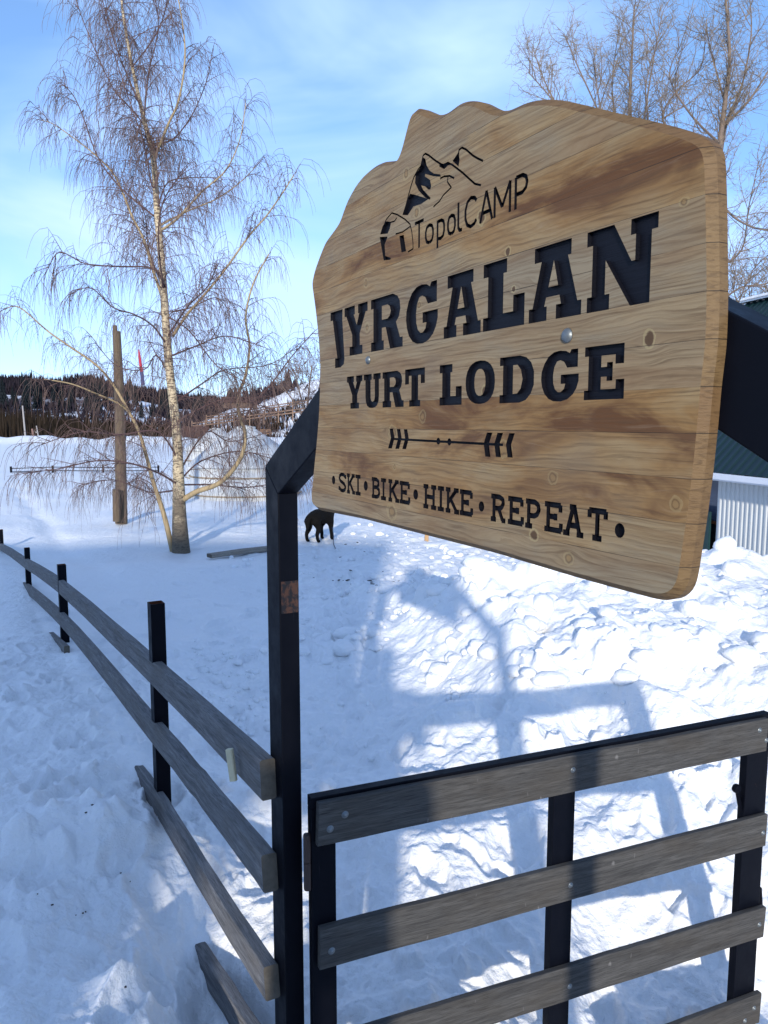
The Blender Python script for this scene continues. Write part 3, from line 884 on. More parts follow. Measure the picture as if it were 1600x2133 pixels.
def pip(p, poly):
    x, y = p; c = False; n = len(poly); j = n - 1
    for i in range(n):
        xi, yi = poly[i]; xj, yj = poly[j]
        if (yi > y) != (yj > y) and x < (xj - xi) * (y - yi) / (yj - yi) + xi: c = not c
        j = i
    return c
verts, edges = [], []
def addpoly(poly):
    b = len(verts); n = len(poly)
    verts.extend(Vector(p) for p in poly)
    edges.extend((b + i, b + (i + 1) % n) for i in range(n))
addpoly(front)
shapes = []
for wname, gl in words.items():
    for so, ho in gl:
        for p in so + ho: addpoly(p)
        allp = [q for p in so for q in p]
        bb = (min(q[0] for q in allp), max(q[0] for q in allp), min(q[1] for q in allp), max(q[1] for q in allp))
        sb = [(p, (min(q[0] for q in p), max(q[0] for q in p), min(q[1] for q in p), max(q[1] for q in p))) for p in so]
        shapes.append((wname, sb, ho, bb))
rv = delaunay_2d_cdt(verts, edges, [], 0, 1e-5)
cv, ct_ = rv[0], rv[2]
SIGN = empty('wooden_sign', SP.A, SP.rz, 'large varnished pine sign carved with the lodge name and a mountain emblem', 'sign')
bfaces, wf = [], {k: [] for k in words}
edge_owner = {}
for tri in ct_:
    c = (cv[tri[0]] + cv[tri[1]] + cv[tri[2]]) / 3
    own = None
    for wname, sb, ho, bb in shapes:
        if not (bb[0] <= c.x <= bb[1] and bb[2] <= c.y <= bb[3]): continue
        for p, b2 in sb:
            if b2[0] <= c.x <= b2[1] and b2[2] <= c.y <= b2[3] and pip(c, p):
                if not any(pip(c, h) for h in ho): own = wname
                break
        if own: break
    if own is None:
        if not pip(c, front): continue
        bfaces.append(tri)
    else: wf[own].append(tri)
CARVE = 0.007
board = MB()
vm = {}
def bv(i):
    if i not in vm:
        vm[i] = len(board.v); board.v.append((cv[i].x, 0.0, cv[i].y))
    return vm[i]
for tri in bfaces:
    board.face([bv(i) for i in tri], None, 0)
n = len(rim)
b0 = len(board.v)
for p in front: board.v.append((p[0], 0.0, p[1]))
for p in rim: board.v.append((p[0], CH_D, p[1]))
for p in rim: board.v.append((p[0], T_ALL, p[1]))
for i in range(n):
    j = (i + 1) % n
    board.face((b0 + i, b0 + j, b0 + n + j, b0 + n + i), None, 1)
    board.face((b0 + n + i, b0 + n + j, b0 + 2 * n + j, b0 + 2 * n + i), None, 1)
board.face([b0 + 2 * n + i for i in range(n)], None, 0)

KNOTS = []   # u, v, ru, rv, kind(0 pale,1 dark)
for px, py, ru, rv_, kd in [(1352, 706, .010, .013, 1), (1152, 996, .011, .011, 0), (1408, 1050, .010, .010, 0), (1185, 1163, .011, .010, 0), (1112, 1115, .012, .010, 1), (816, 1066, .022, .017, 0),
                            (880, 868, .013, .012, 0), (822, 972, .007, .007, 0), (818, 900, .018, .014, 0), (1058, 524, .008, .009, 1), (868, 442, .011, .012, 0), (1003, 452, .012, .014, 1), (846, 362, .012, .012, 0), (762, 590, .010, .011, 0),
                            (873, 636, .010, .008, 0), (765, 682, .010, .011, 0), (1048, 935, .022, .014, 0), (1425, 420, .008, .006, 0), (1010, 815, .010, .010, 1), (1070, 602, .006, .006, 1)]:
    u, v = SP.uv(px, py); KNOTS.append((u, v, ru, rv_, kd))

def mat_sign():
    t = NT('varnished_pine_panel', 0.62, 0.25)
    co = t.coord('Object')
    x, y, z = t.sep(co)
    # grain swings round the knots
    warp = 0.0; km = None; ring = None
    pale = None; dark = None
    for u, v, ru, rv_, kd in KNOTS:
        du = t.math('DIVIDE', t.math('SUBTRACT', x, u), ru)
        dv = t.math('DIVIDE', t.math('SUBTRACT', z, v), rv_)
        d2 = t.math('ADD', t.math('MULTIPLY', du, du), t.math('MULTIPLY', dv, dv))
        g = t.math('EXPONENT', t.math('MULTIPLY', t.math('ADD', t.math('MULTIPLY', t.math('MULTIPLY', du, du), 0.16), t.math('MULTIPLY', t.math('MULTIPLY', dv, dv), 0.45)), -1.0))
        w = t.math('MULTIPLY', t.math('MULTIPLY', g, dv), rv_ * -0.75)
        warp = w if warp == 0.0 else t.math('ADD', warp, w)
        km = g if km is None else t.math('MAXIMUM', km, g)
        d2n = t.math('ADD', d2, 0.0)
        if kd == 0: pale = d2n if pale is None else t.math('MINIMUM', pale, d2n)
        else: dark = d2n if dark is None else t.math('MINIMUM', dark, d2n)
    low = t.noise(t.mapping(co, (1.1, 1, 7)), 2.2, 3, 0.5)
    zz = t.math('ADD', t.math('ADD', z, warp), t.math('MULTIPLY', low, 0.050))
    # glued staves of 52 mm
    z0 = SP.uv(1499, 605, CH_D)[1]
    pl = t.math('DIVIDE', t.math('SUBTRACT', z, z0 - 0.0520 * 40), 0.0520)
    pf = t.math('FLOOR', pl)
    fr = t.math('FRACT', pl)
    wn_ = t.node('ShaderNodeTexWhiteNoise', noise_dimensions='1D'); t.l.new(pf, wn_.inputs['W'])
    rnd = wn_.outputs['Value']
    off = t.math('MULTIPLY', rnd, 9.0)
    gx_ = t.math('ADD', x, off)
    gv = t.comb(t.math('MULTIPLY', gx_, 1.0), 0.0, t.math('ADD', zz, off))
    fine = t.noise(t.mapping(gv, (7, 1, 260)), 1.0, 5, 0.62, 0.5)
    band = t.noise(t.mapping(gv, (3.2, 1, 42)), 1.0, 5, 0.58, 0.9)
    blot = t.noise(t.mapping(gv, (2.6, 1, 9)), 1.3, 5, 0.62, 0.6)
    wv = t.node('ShaderNodeTexWave', wave_type='BANDS', bands_direction='Z', wave_profile='SAW')
    t.l.new(gv, wv.inputs['Vector'])
    wv.inputs['Scale'].default_value = 38; wv.inputs['Distortion'].default_value = 3.5; wv.inputs['Detail'].default_value = 3; wv.inputs['Detail Scale'].default_value = 0.6
    wave = wv.outputs['Fac']
    tone = t.math('ADD', t.math('MULTIPLY', blot, 0.95), t.math('MULTIPLY', rnd, 0.08))
    # the middle staves have greyed, the upper right and the lower ones kept their brown stain
    def zone(px, py, su, sv, a):
        u, v = SP.uv(px, py)
        du = t.math('DIVIDE', t.math('SUBTRACT', x, u), su); dv = t.math('DIVIDE', t.math('SUBTRACT', z, v), sv)
        return t.math('MULTIPLY', t.math('EXPONENT', t.math('MULTIPLY', t.math('ADD', t.math('MULTIPLY', du, du), t.math('MULTIPLY', dv, dv)), -1.0)), a)
    for zo in (zone(1280, 370, .22, .045, .14), zone(1250, 940, .45, .055, .15), zone(820, 1010, .3, .05, .07), zone(1200, 570, .30, .07, -.10), zone(850, 620, .3, .07, -.05), zone(1100, 1170, .35, .04, -.10), zone(960, 290, .2, .06, -.06)):
        tone = t.math('ADD', tone, zo)
    base = t.ramp(tone, [(0.32, (0.245, 0.196, 0.122)), (0.46, (0.300, 0.212, 0.105)), (0.60, (0.255, 0.148, 0.055)), (0.70, (0.110, 0.048, 0.016))])
    base = t.mix(t.math('MULTIPLY', t.ramp(rnd, [(0.2, 0.45), (0.6, 0.0)]), 1.0), base, (0.235, 0.196, 0.136, 1))
    c = t.mix(t.math('MULTIPLY', t.ramp(band, [(0.42, 0.0), (0.66, 1.0)]), 0.42), base, (0.130, 0.066, 0.028, 1))
    c = t.mix(t.math('MULTIPLY', t.ramp(wave, [(0.55, 0.0), (1.0, 1.0)]), 0.28), c, (0.105, 0.056, 0.026, 1))
    c = t.mix(t.math('MULTIPLY', t.ramp(fine, [(0.50, 0.0), (0.68, 1.0)]), 0.62), c, (0.080, 0.045, 0.022, 1))
    c = t.mix(t.math('MULTIPLY', t.ramp(fine, [(0.22, 1.0), (0.42, 0.0)]), 0.30), c, (0.36, 0.29, 0.205, 1))
    # knots
    sp = t.math('SQRT', pale); sd = t.math('SQRT', dark)
    jit = t.math('MULTIPLY', t.math('SUBTRACT', t.noise(co, 75, 4), 0.5), 1.0)
    sp = t.math('ADD', sp, jit); sd = t.math('ADD', sd, jit)
    c = t.mix(t.ramp(sp, [(0.5, 0.0), (0.7, 0.15), (0.95, 0.36), (1.3, 0.28), (2.3, 0.0)]), c, (0.34, 0.27, 0.13, 1))
    c = t.mix(t.ramp(sp, [(0.0, 0.8), (0.40, 0.6), (0.62, 0.0)]), c, (0.23, 0.145, 0.060, 1))
    c = t.mix(t.ramp(sp, [(0.36, 0.0), (0.54, 0.6), (0.74, 0.0)]), c, (0.06, 0.034, 0.016, 1))
    c = t.mix(t.ramp(sd, [(0.6, 0.0), (0.85, 0.5), (1.2, 0.35), (2.2, 0.0)]), c, (0.36, 0.30, 0.15, 1))
    c = t.mix(t.ramp(sd, [(0.0, 0.95), (0.55, 0.9), (0.72, 0.0)]), c, (0.075, 0.042, 0.02, 1))
    # seams
    seam = t.math('MINIMUM', fr, t.math('SUBTRACT', 1.0, fr))
    sw = t.math('MULTIPLY', t.noise(t.mapping(co, (5, 1, 14)), 1.4, 2), 0.036)
    sm = t.math('LESS_THAN', seam, t.math('MAXIMUM', t.math('SUBTRACT', sw, 0.0125), 0.0))
    c = t.mix(t.math('MULTIPLY', sm, 0.75), c, (0.03, 0.02, 0.014, 1))
    # soot left by the torch round the carving is uneven: soft dark smudges
    sm2 = t.ramp(t.noise(co, 6, 3, 0.5), [(0.60, 0.0), (0.78, 0.35)])
    c = t.mix(sm2, c, (0.13, 0.105, 0.085, 1))
    hgt = t.math('ADD', t.math('MULTIPLY', fine, 0.6), t.math('MULTIPLY', wave, 0.5))
    nb = t.bump(hgt, 0.45, 0.002)
    nb2 = t.bump(t.math('MULTIPLY', sm, -1.0), 0.9, 0.003, nb)
    return t.fin(c, nb2)
M_SIGN = mat_sign()
def mat_edge():
    t = NT('routed_pine_edge', 0.6, 0.25)
    co = t.coord('Object')
    z0 = SP.uv(1499, 605, CH_D)[1]
    z = t.sep(co)[2]
    pl = t.math('DIVIDE', t.math('SUBTRACT', z, z0 - 0.0520 * 40), 0.0520)
    fr = t.math('FRACT', pl)
    wn_ = t.node('ShaderNodeTexWhiteNoise', noise_dimensions='1D'); t.l.new(t.math('FLOOR', pl), wn_.inputs['W'])
    a = t.noise(t.mapping(co, (60, 60, 300), (0, 0, 0), (0, 0.5, 0)), 1.0, 4, 0.6, 0.6)
    b = t.noise(co, 26, 4, 0.6)
    c = t.mix(b, (0.115, 0.068, 0.028, 1), (0.185, 0.125, 0.060, 1))
    c = t.mix(t.math('MULTIPLY', wn_.outputs['Value'], 0.6), c, (0.135, 0.075, 0.035, 1))
    c = t.mix(t.math('MULTIPLY', t.ramp(a, [(0.48, 0.0), (0.64, 1.0)]), 0.6), c, (0.060, 0.034, 0.015, 1))
    sm = t.math('LESS_THAN', t.math('MINIMUM', fr, t.math('SUBTRACT', 1.0, fr)), 0.011)
    c = t.mix(t.math('MULTIPLY', sm, 0.85), c, (0.02, 0.013, 0.008, 1))
    return t.fin(c, t.bump(a, 0.5, 0.002))
M_EDGE = mat_edge()
bo = board.build('panel', [M_SIGN, M_EDGE], SIGN, fix=False)
bm = bmesh.new(); bm.from_mesh(bo.data)
bmesh.ops.remove_doubles(bm, verts=bm.verts, dist=1e-6)
for f in bm.faces:
    pass
bm.to_mesh(bo.data); bm.free()

LN = {'title': 'the word JYRGALAN', 'subtitle': 'the words YURT LODGE', 'motto': 'the motto SKI BIKE HIKE REPEAT', 'camp_name': 'the word TopolCAMP', 'emblem': 'mountain and yurt emblem', 'arrow': 'double ended feathered arrow'}
for wname, tris in wf.items():
    m = MB(); vmf, vmb = {}, {}
    cnt = {}
    for tri in tris:
        for a, b in ((tri[0], tri[1]), (tri[1], tri[2]), (tri[2], tri[0])):
            cnt[(min(a, b), max(a, b))] = cnt.get((min(a, b), max(a, b)), 0) + 1
    def g(i, d, mp_):
        if i not in mp_:
            mp_[i] = len(m.v); m.v.append((cv[i].x, d, cv[i].y))
        return mp_[i]
    for tri in tris: m.face([g(i, CARVE, vmb) for i in tri])
    for (a, b), k in cnt.items():
        if k == 1: m.face((g(a, 0.0, vmf), g(b, 0.0, vmf), g(b, CARVE, vmb), g(a, CARVE, vmb)))
    o = m.build('carved_' + ('lettering' if wname not in ('emblem', 'arrow') else wname), M_BLACKCARVE, SIGN, fix=False)
    o['label'] = 'black carved ' + LN[wname]

def bolt_head(mbx, u, v, y, r):
    mbx.lathe([(0.0005, y - r * .55), (r * .55, y - r * .5), (r * .85, y - r * .25), (r, y), (r, y + .001)], 16, (u, 0, v), 'Y')
for px, py, r in [(768, 750, .0085), (1182, 699, .0105)]:
    u, v = SP.uv(px, py)
    m = MB()
    m.lathe([(0.0004, -.006), (r * .5, -.0055), (r * .85, -.003), (r * .95, -.001), (r, 0.0)], 20, (u, 0, v), 'Y')
    m.build('bolt', M_BOLT, SIGN, smooth=True)

# ------------------------------------------------------------------ the arch that carries the sign
ARCH = empty('gate_arch', SP.A, SP.rz, 'black painted steel arch of posts, beam and slanting braces that carries the sign', 'arch')
F0 = T_ALL + .0005; TD = 0.060
uL0 = SP.uv(552, 1000, F0)[0]; uL1 = SP.uv(579, 1000, F0)[0]
pA = SP.uv(552, 970, F0); pB = SP.uv(672, 797, F0)
pC = SP.uv(579, 1029, F0); pD = SP.uv(664, 926, F0)
sT = (pB[1] - pA[1]) / (pB[0] - pA[0]); sB = (pD[1] - pC[1]) / (pD[0] - pC[0])
BEAM_T, BEAM_B = 0.175, 0.075
q1 = SP.uv(1515, 647, F0); q2 = SP.uv(1600, 691, F0); q3 = SP.uv(1496, 898, F0); q4 = SP.uv(1600, 967, F0)
sR = (q2[1] - q1[1]) / (q2[0] - q1[0]); sRB = (q4[1] - q3[1]) / (q4[0] - q3[0])
print('arch', uL0, uL1, pA, pB, pC, pD, 'slopes', sT, sB, 'right', q1, q2, q3, q4, sR, sRB, 'post depth', SP.w(uL0, F0, 0))
kt = -0.12
def prism(poly, y0, y1):
    m = MB(); n = len(poly)
    for p in poly: m.v.append((p[0], y0, p[1]))
    for p in poly: m.v.append((p[0], y1, p[1]))
    m.face(list(range(n))[::-1]); m.face([n + i for i in range(n)])
    for i in range(n): m.face((i, (i + 1) % n, n + (i + 1) % n, n + i))
    return m
def bevel_obj(o, w=0.003):
    md = o.modifiers.new('bevel', 'BEVEL'); md.width = w; md.segments = 2; md.limit_method = 'ANGLE'
def lineu(p, s, v): return p[0] + (v - p[1]) / s
# left brace
uTb = lineu(pA, sT, BEAM_T); uBb = lineu(pC, sB, BEAM_B)
o = prism([(pA[0], pA[1]), (pC[0], pC[1]), (uBb, BEAM_B), (uTb, BEAM_T)], F0, F0 + TD).build('brace', M_STEEL, ARCH); bevel_obj(o)
zg = -2.6
o = prism([(pA[0], pA[1] - .0008), (pA[0], zg), (pC[0], zg), (pC[0], pC[1] - .0008)], F0, F0 + TD).build('post', M_STEEL, ARCH); bevel_obj(o)
uR1 = lineu(q1, sR, BEAM_T); uR3 = lineu(q3, sRB, BEAM_B)
o = prism([(uTb, BEAM_T), (uBb + .0008, BEAM_B), (uR3, BEAM_B), (uR1, BEAM_T)], F0, F0 + TD - .001).build('beam', M_STEEL, ARCH); bevel_obj(o)
vR = pA[1]
uRo = lineu(q1, sR, vR); uRi = uRo - (pC[0] - pA[0]); vRi = q3[1] + sRB * (uRi - q3[0])
o = prism([(uR1 + .0008, BEAM_T), (uR3 + .0008, BEAM_B), (uRi, vRi), (uRo, vR)], F0, F0 + TD).build('brace', M_STEEL, ARCH); bevel_obj(o)
o = prism([(uRi, vRi - .0008), (uRi, zg), (uRo, zg), (uRo, vR - .0008)], F0, F0 + TD).build('post', M_STEEL, ARCH); bevel_obj(o)
print('right post world', SP.w(uRo, F0, vR), 'right ', uRi, uRo, vRi)
# rust coloured worn patch on the post
def mat_patch():
    t = NT('worn_primer_patch', 0.6, 0.3)
    co = t.coord('Object')
    n = t.noise(t.mapping(co, (30, 30, 22)), 1.6, 4, 0.7)
    c = t.mix(t.ramp(n, [(0.46, 0.0), (0.56, 1.0)]), (0.005, 0.005, 0.008, 1), (0.050, 0.022, 0.014, 1))
    return t.fin(c)
zt = SP.uv(600, 1222, F0)[1]; zb = SP.uv(600, 1290, F0)[1]
m = MB(); m.box((pC[0] + .0006, F0 + TD / 2 + .001, (zt + zb) / 2), (.0006, TD / 2 - .004, (zt - zb) / 2))
m.build('primer_patch', mat_patch(), ARCH)

# ------------------------------------------------------------------ rail fence on the left
FEN = empty('rail_fence', at(330, 1755, 3.6), 0, 'low fence of weathered grey rails on black steel posts half sunk in snow', 'fence')
FEN.location = (0, 0, 0)
def Yf(px): return 1600.0 / (px + 115)
fd = Vector((-.572, 1, 0)).normalized()         # away from us
fn = Vector((fd.y, -fd.x, 0))                   # to the right
PW = 0.058
def fence_post(px, ptop, zb, w=PW):
    c = at(px, ptop, Yf(px))
    t_ = 0.003; h = w / 2
    m = MB()
    top = c.z; Lh = top - zb
    def P(a, b, z): q = Vector((c.x, c.y, 0)) + fd * a + fn * b; return (q.x, q.y, z)
    ring = [(-h, -h), (h, -h), (h, h), (-h, h)]
    for z in (zb, top):
        for a, b in ring: m.v.append(P(a, b, z))
    k = 1 - 2 * t_ / w
    for z in (top, top - .06):
        for a, b in ring: m.v.append(P(a * k, b * k, z))
    for i in range(4):
        j = (i + 1) % 4
        m.face((i, j, 4 + j, 4 + i), None, 0)
        m.face((4 + i, 4 + j, 8 + j, 8 + i), None, 0)
        m.face((8 + i, 8 + j, 12 + j, 12 + i), None, 1)
    m.face((12, 13, 14, 15), None, 1); m.face((3, 2, 1, 0), None, 0)
    return m.build('post', [M_STEEL, M_RUST], FEN, fix=False)
fence_post(325, 1255, -.3, 0.068)
fence_post(128, 1176, -.3, 0.068)
fence_post(56, 1141, -.5, 0.062)
fence_post(2, 1103, -.7, 0.062)
c_end = SP.uv(574.5, 1600, F0)[0]
def mid(px, py, off=-.028): return at(px, py, Yf(px))
def railpts(start_z, lst, over=0.0):
    e = SP.w(c_end, F0 - .0245, 0); e.z = EYE + start_z
    pts_ = [e] + [mid(x, y) for x, y in lst]
    return pts_
def fine_path(p, k=5, amp=0.006, sd=1):
    r = random.Random(sd); out = []
    # catmull-rom
    for i in range(len(p) - 1):
        p0 = p[max(i - 1, 0)]; p1 = p[i]; p2 = p[i + 1]; p3 = p[min(i + 2, len(p) - 1)]
        for j in range(k):
            t = j / k
            q = 0.5 * ((2 * p1) + (-p0 + p2) * t + (2 * p0 - 5 * p1 + 4 * p2 - p3) * t * t + (-p0 + 3 * p1 - 3 * p2 + p3) * t ** 3)
            if i or j: q = q + Vector((r.uniform(-amp, amp), r.uniform(-amp, amp), r.uniform(-amp, amp)))
            out.append(q)
    out.append(p[-1]); return out
def vz(px, py): return SP.uv(px, py, F0 - .049)[1]
def rail(name_label, sz, h, lst, sd, wd=.048):
    path = fine_path(railpts(sz, lst), 5, .0022, sd)
    m = MB(); m.sweep(chamfer_rect(wd, h, .005), path, mcap=1)
    o = m.build('rail', [M_RAIL, M_ENDGRAIN], FEN)
    if name_label: o['label'] = name_label
    return o
zt, zb = vz(544, 1589), vz(544, 1669)
print('rail end h', zt - zb)
R1 = rail('topmost grey rail with a pale splinter near its end', (zt + zb) / 2, (zt - zb), [(328, 1403), (125, 1219), (56, 1174), (4, 1140), (-40, 1122)], 1)
zt, zb = vz(546, 1788), vz(549, 1861)
R2 = rail('second grey rail with an orange worn edge', (zt + zb) / 2, (zt - zb) * 1.05, [(432, 1654), (335, 1534), (130, 1290), (52, 1222), (25, 1204)], 2)
zt, zb = vz(552, 2023), vz(560, 2101)
R3 = rail('third grey rail running down into the snow', (zt + zb) / 2, (zt - zb), [(440, 1850), (342, 1688), (272, 1588)], 3)
_a, _b = mid(500, 2118), mid(392, 1952)
m = MB(); m.sweep(chamfer_rect(.048, .115, .005), fine_path([_a + (_a - _b) * .9, _a, _b, _b + (_b - _a) * .15], 5, .002, 4), mcap=1)
R4 = m.build('rail', [M_RAIL, M_ENDGRAIN], FEN); R4['label'] = 'lowest grey rail mostly buried' 
# broken rail tips poking out further up
m = MB(); m.sweep(chamfer_rect(.045, .10, .006), [at(262, 1585, 4.2), at(225, 1490, 4.75)], mcap=1)
m.build('rail_stub', [M_RAIL, M_ENDGRAIN], FEN)
m = MB(); m.sweep(chamfer_rect(.045, .12, .006), [at(140, 1360, 6.2), at(108, 1330, 6.9)], mcap=1)
m.build('rail_stub', [M_RAIL, M_ENDGRAIN], FEN)
# pale splinter on the top rail, orange bare patch on the second
m = MB()
a, b = at(488, 1555, 2.40), at(497, 1620, 2.38)
m.sweep(chamfer_rect(.016, .024, .003), [a + Vector((-.012, -.02, .0)), b + Vector((-.012, -.02, 0))], side=(.3, .95, 0), up=Vector((1, 0, 0)))
m.build('splinter', mat_plain('fresh_split_wood', (0.55, 0.50, 0.34), 0.7, 0.2, 0, 40, .2), R1)

# ------------------------------------------------------------------ swinging gate
gd = Vector((3577 / 1600.0, 1, 0)).normalized()
GP = Plane(at(665, 1720, 2.12), gd)
GATE = empty('field_gate', GP.A, GP.rz, 'open gate of grey wooden boards bolted to a black steel frame', 'gate')
BT = 0.024
def gboard(lt, lb, rt, rb, sd, label=None):
    a0 = GP.uv(*lt); a1 = GP.uv(*lb); b0 = GP.uv(*rt); b1 = GP.uv(*rb)
    k = 14; r = random.Random(sd); m = MB()
    path = []
    h = ((a0[1] - a1[1]) + (b0[1] - b1[1])) / 2
    for i in range(k + 1):
        t = i / k
        path.append(Vector((a0[0] * (1 - t) + b0[0] * t, BT / 2, (a0[1] + a1[1]) / 2 * (1 - t) + (b0[1] + b1[1]) / 2 * t + (r.uniform(-.0012, .0012) if 0 < i < k else 0))))
    m.sweep(chamfer_rect(BT, h, .003), path, side=(0, 1, 0), mcap=1)
    o = m.build('board', [M_BOARD, M_BOARD], GATE)
    if label: o['label'] = label
    return o
B1 = gboard((663, 1677), (667, 1762), (1601, 1496), (1598, 1566), 1)
B2 = gboard((667, 1937), (670, 2021), (1599, 1696), (1598, 1762), 2)
B3 = gboard((671, 2170), (673, 2250), (1595, 1890), (1593, 1952), 3)
B4 = gboard((675, 2410), (677, 2490), (1586, 2069), (1584, 2130), 4)
def gbolt(px, py, par, r=.0085):
    u, v = GP.uv(px, py); m = MB()
    m.lathe([(.0004, -.0065), (r * .5, -.006), (r * .9, -.003), (r, -.0002), (r * 1.35, .0), (r * 1.35, .001)], 14, (u, 0, v), 'Y')
    o = m.build('bolt', M_BOLT, par, smooth=True)
for px, py, par in [(719, 1697, B1), (688, 1727, B1), (1194, 1604, B1), (1583, 1521, B1), (1597, 1542, B1), (691, 1981, B2), (1189, 1844, B2), (1590, 1735, B2), (1187, 2055, B3), (1582, 1926, B3), (1571, 2100, B4), (1552, 2126, B4)]:
    gbolt(px, py, par, .0075 if px > 1100 else .0085)
fy0 = BT + .0006; fy1 = fy0 + .034
ul0 = GP.uv(648, 1700, fy0)[0]; ul1 = GP.uv(700, 1800, fy0)[0]
um0 = GP.uv(1153, 1700, fy0)[0]; um1 = GP.uv(1197, 1700, fy0)[0]
ur0 = GP.uv(1553, 1640, fy0)[0]; ur1 = GP.uv(1597, 1640, fy0)[0]
tl = GP.uv(648, 1664, fy0)[1]; tr = GP.uv(1597, 1487, fy0)[1]
def topv(u): return tl + (tr - tl) * (u - ul0) / (ur1 - ul0)
TH = .034
o = prism([(ul0, topv(ul0)), (ul0, topv(ul0) - TH), (ur1, topv(ur1) - TH), (ur1, topv(ur1))], fy0, fy1).build('top_rail', M_STEEL, GATE); bevel_obj(o, .002)
bot = -2.85
for a, b in ((ul0, ul1), (um0, um1), (ur0, ur1)):
    o = prism([(a, topv(a) - TH - .0005), (a, bot), (b, bot), (b, topv(b) - TH - .0005)], fy0, fy1 - .001).build('stile', M_STEEL, GATE); bevel_obj(o, .002)
o = prism([(ul0, bot - .0005), (ul0, bot - TH), (ur1, bot - TH), (ur1, bot - .0005)], fy0, fy1).build('bottom_rail', M_STEEL, GATE); bevel_obj(o, .002)
# hinge
u = GP.uv(640, 1760, fy0)[0]
v0, v1 = GP.uv(640, 1741, fy0)[1], GP.uv(640, 1858, fy0)[1]
m = MB(); vm_ = (v0 + v1) / 2
m.lathe([(.0005, v1), (.0105, v1 + .001), (.0115, v1 + .004), (.0115, vm_ - .0012), (.0085, vm_ - .001), (.0085, vm_ + .001), (.0115, vm_ + .0012), (.0115, v0 - .004), (.0105, v0 - .001), (.0005, v0)], 16, (u + .003, fy0 + .01, 0))
o = m.build('hinge', mat_plain('rusty_black_hinge', (.035, .02, .016), .5, .4), GATE, smooth=False)
# latch lever
u, v = GP.uv(1543, 1647, fy0)
m = MB(); m.lathe([(.0005, -.010), (.016, -.009), (.018, -.004), (.018, .004), (.016, .009), (.0005, .010)], 18, (u, fy0 + .02, v), 'Y')
u2, v2 = GP.uv(1552, 1700, fy0)
m.tube([(u, fy0 + .02, v), (u2 + .004, fy0 + .02, v2)], [.007, .010], 8)
m.build('latch', M_STEEL, GATE)
u, v = GP.uv(1583, 1850, fy1); u2, v2 = GP.uv(1593, 1905, fy1)
m = MB(); m.tube([(u, fy1, v), (u2, fy1 + .02, v2)], [.008, .010], 8); m.build('latch_hook', M_STEEL, GATE)

# ------------------------------------------------------------------ bare trees
def mat_birch():
    t = NT('birch_bark', 0.7, 0.2)
    co = t.coord('Object'); uv = t.coord('UV')
    n = t.noise(t.mapping(co, (10, 10, 30)), 1.2, 5, 0.65, 0.6)
    n2 = t.noise(t.mapping(co, (5, 5, 7)), 1.3, 4, 0.6)
    z = t.sep(co)[2]
    foot = t.ramp(t.math('ADD', t.math('MULTIPLY', z, 0.5), t.math('MULTIPLY', n2, 0.9)), [(0.75, 1.0), (1.15, 0.0)])
    c = t.mix(n2, (0.42, 0.34, 0.22, 1), (0.58, 0.49, 0.34, 1))
    c = t.mix(t.ramp(n, [(0.50, 0.0), (0.57, 0.9)]), c, (0.085, 0.062, 0.05, 1))
    c = t.mix(t.math('MULTIPLY', foot, 0.85), c, (0.085, 0.07, 0.055, 1))
    return t.fin(c, t.bump(n, 0.5, 0.012))
M_BIRCH = mat_birch()
M_BRANCH = mat_plain('purple_brown_branch_bark', (0.105, 0.062, 0.060), 0.7, 0.25, 0, 4, 0.45, 0.2)
M_LIMB = mat_plain('tan_limb_bark', (0.34, 0.26, 0.15), 0.7, 0.2, 0, 6, 0.35, 0.3)
M_TWIG = mat_plain('reddish_twig_bark', (0.125, 0.080, 0.066), 0.6, 0.3, 0, 2, 0.3, 0.0)
M_TWIG2 = mat_plain('pale_brown_twig_bark', (0.25, 0.195, 0.13), 0.7, 0.2, 0, 2, 0.5, 0.0)

def px_limb(lst, Y0, w0, w1):
    """lst: (px,py,dY); widths in photo px"""
    pts = [at(x, y, Y0 + d) for x, y, d in lst]
    n = len(pts)
    if n < 14: w0 *= .72; w1 *= .7
    rad_ = [(w0 + (w1 - w0) * (i / (n - 1)) ** 0.8) * 0.5 / 1600 * Y0 for i in range(n)]
    out, ro = [], []
    for i in range(n - 1):
        p0 = pts[max(i - 1, 0)]; p1 = pts[i]; p2 = pts[i + 1]; p3 = pts[min(i + 2, n - 1)]
        for j in range(5):
            t = j / 5
            out.append(0.5 * ((2 * p1) + (-p0 + p2) * t + (2 * p0 - 5 * p1 + 4 * p2 - p3) * t * t + (-p0 + 3 * p1 - 3 * p2 + p3) * t ** 3))
            ro.append(rad_[i] * (1 - t) + rad_[i + 1] * t)
    out.append(pts[-1]); ro.append(rad_[-1])
    return out, ro

def wander(rng, p, d, L, n, bend, jit):
    """polyline from p heading d, bending by vector 'bend' per unit length"""
    pts = [p.copy()]; d = d.normalized(); st = L / n
    for i in range(n):
        d = (d + bend * st + Vector((rng.gauss(0, jit), rng.gauss(0, jit), rng.gauss(0, jit)))).normalized()
        p = p + d * st; pts.append(p.copy())
    return pts

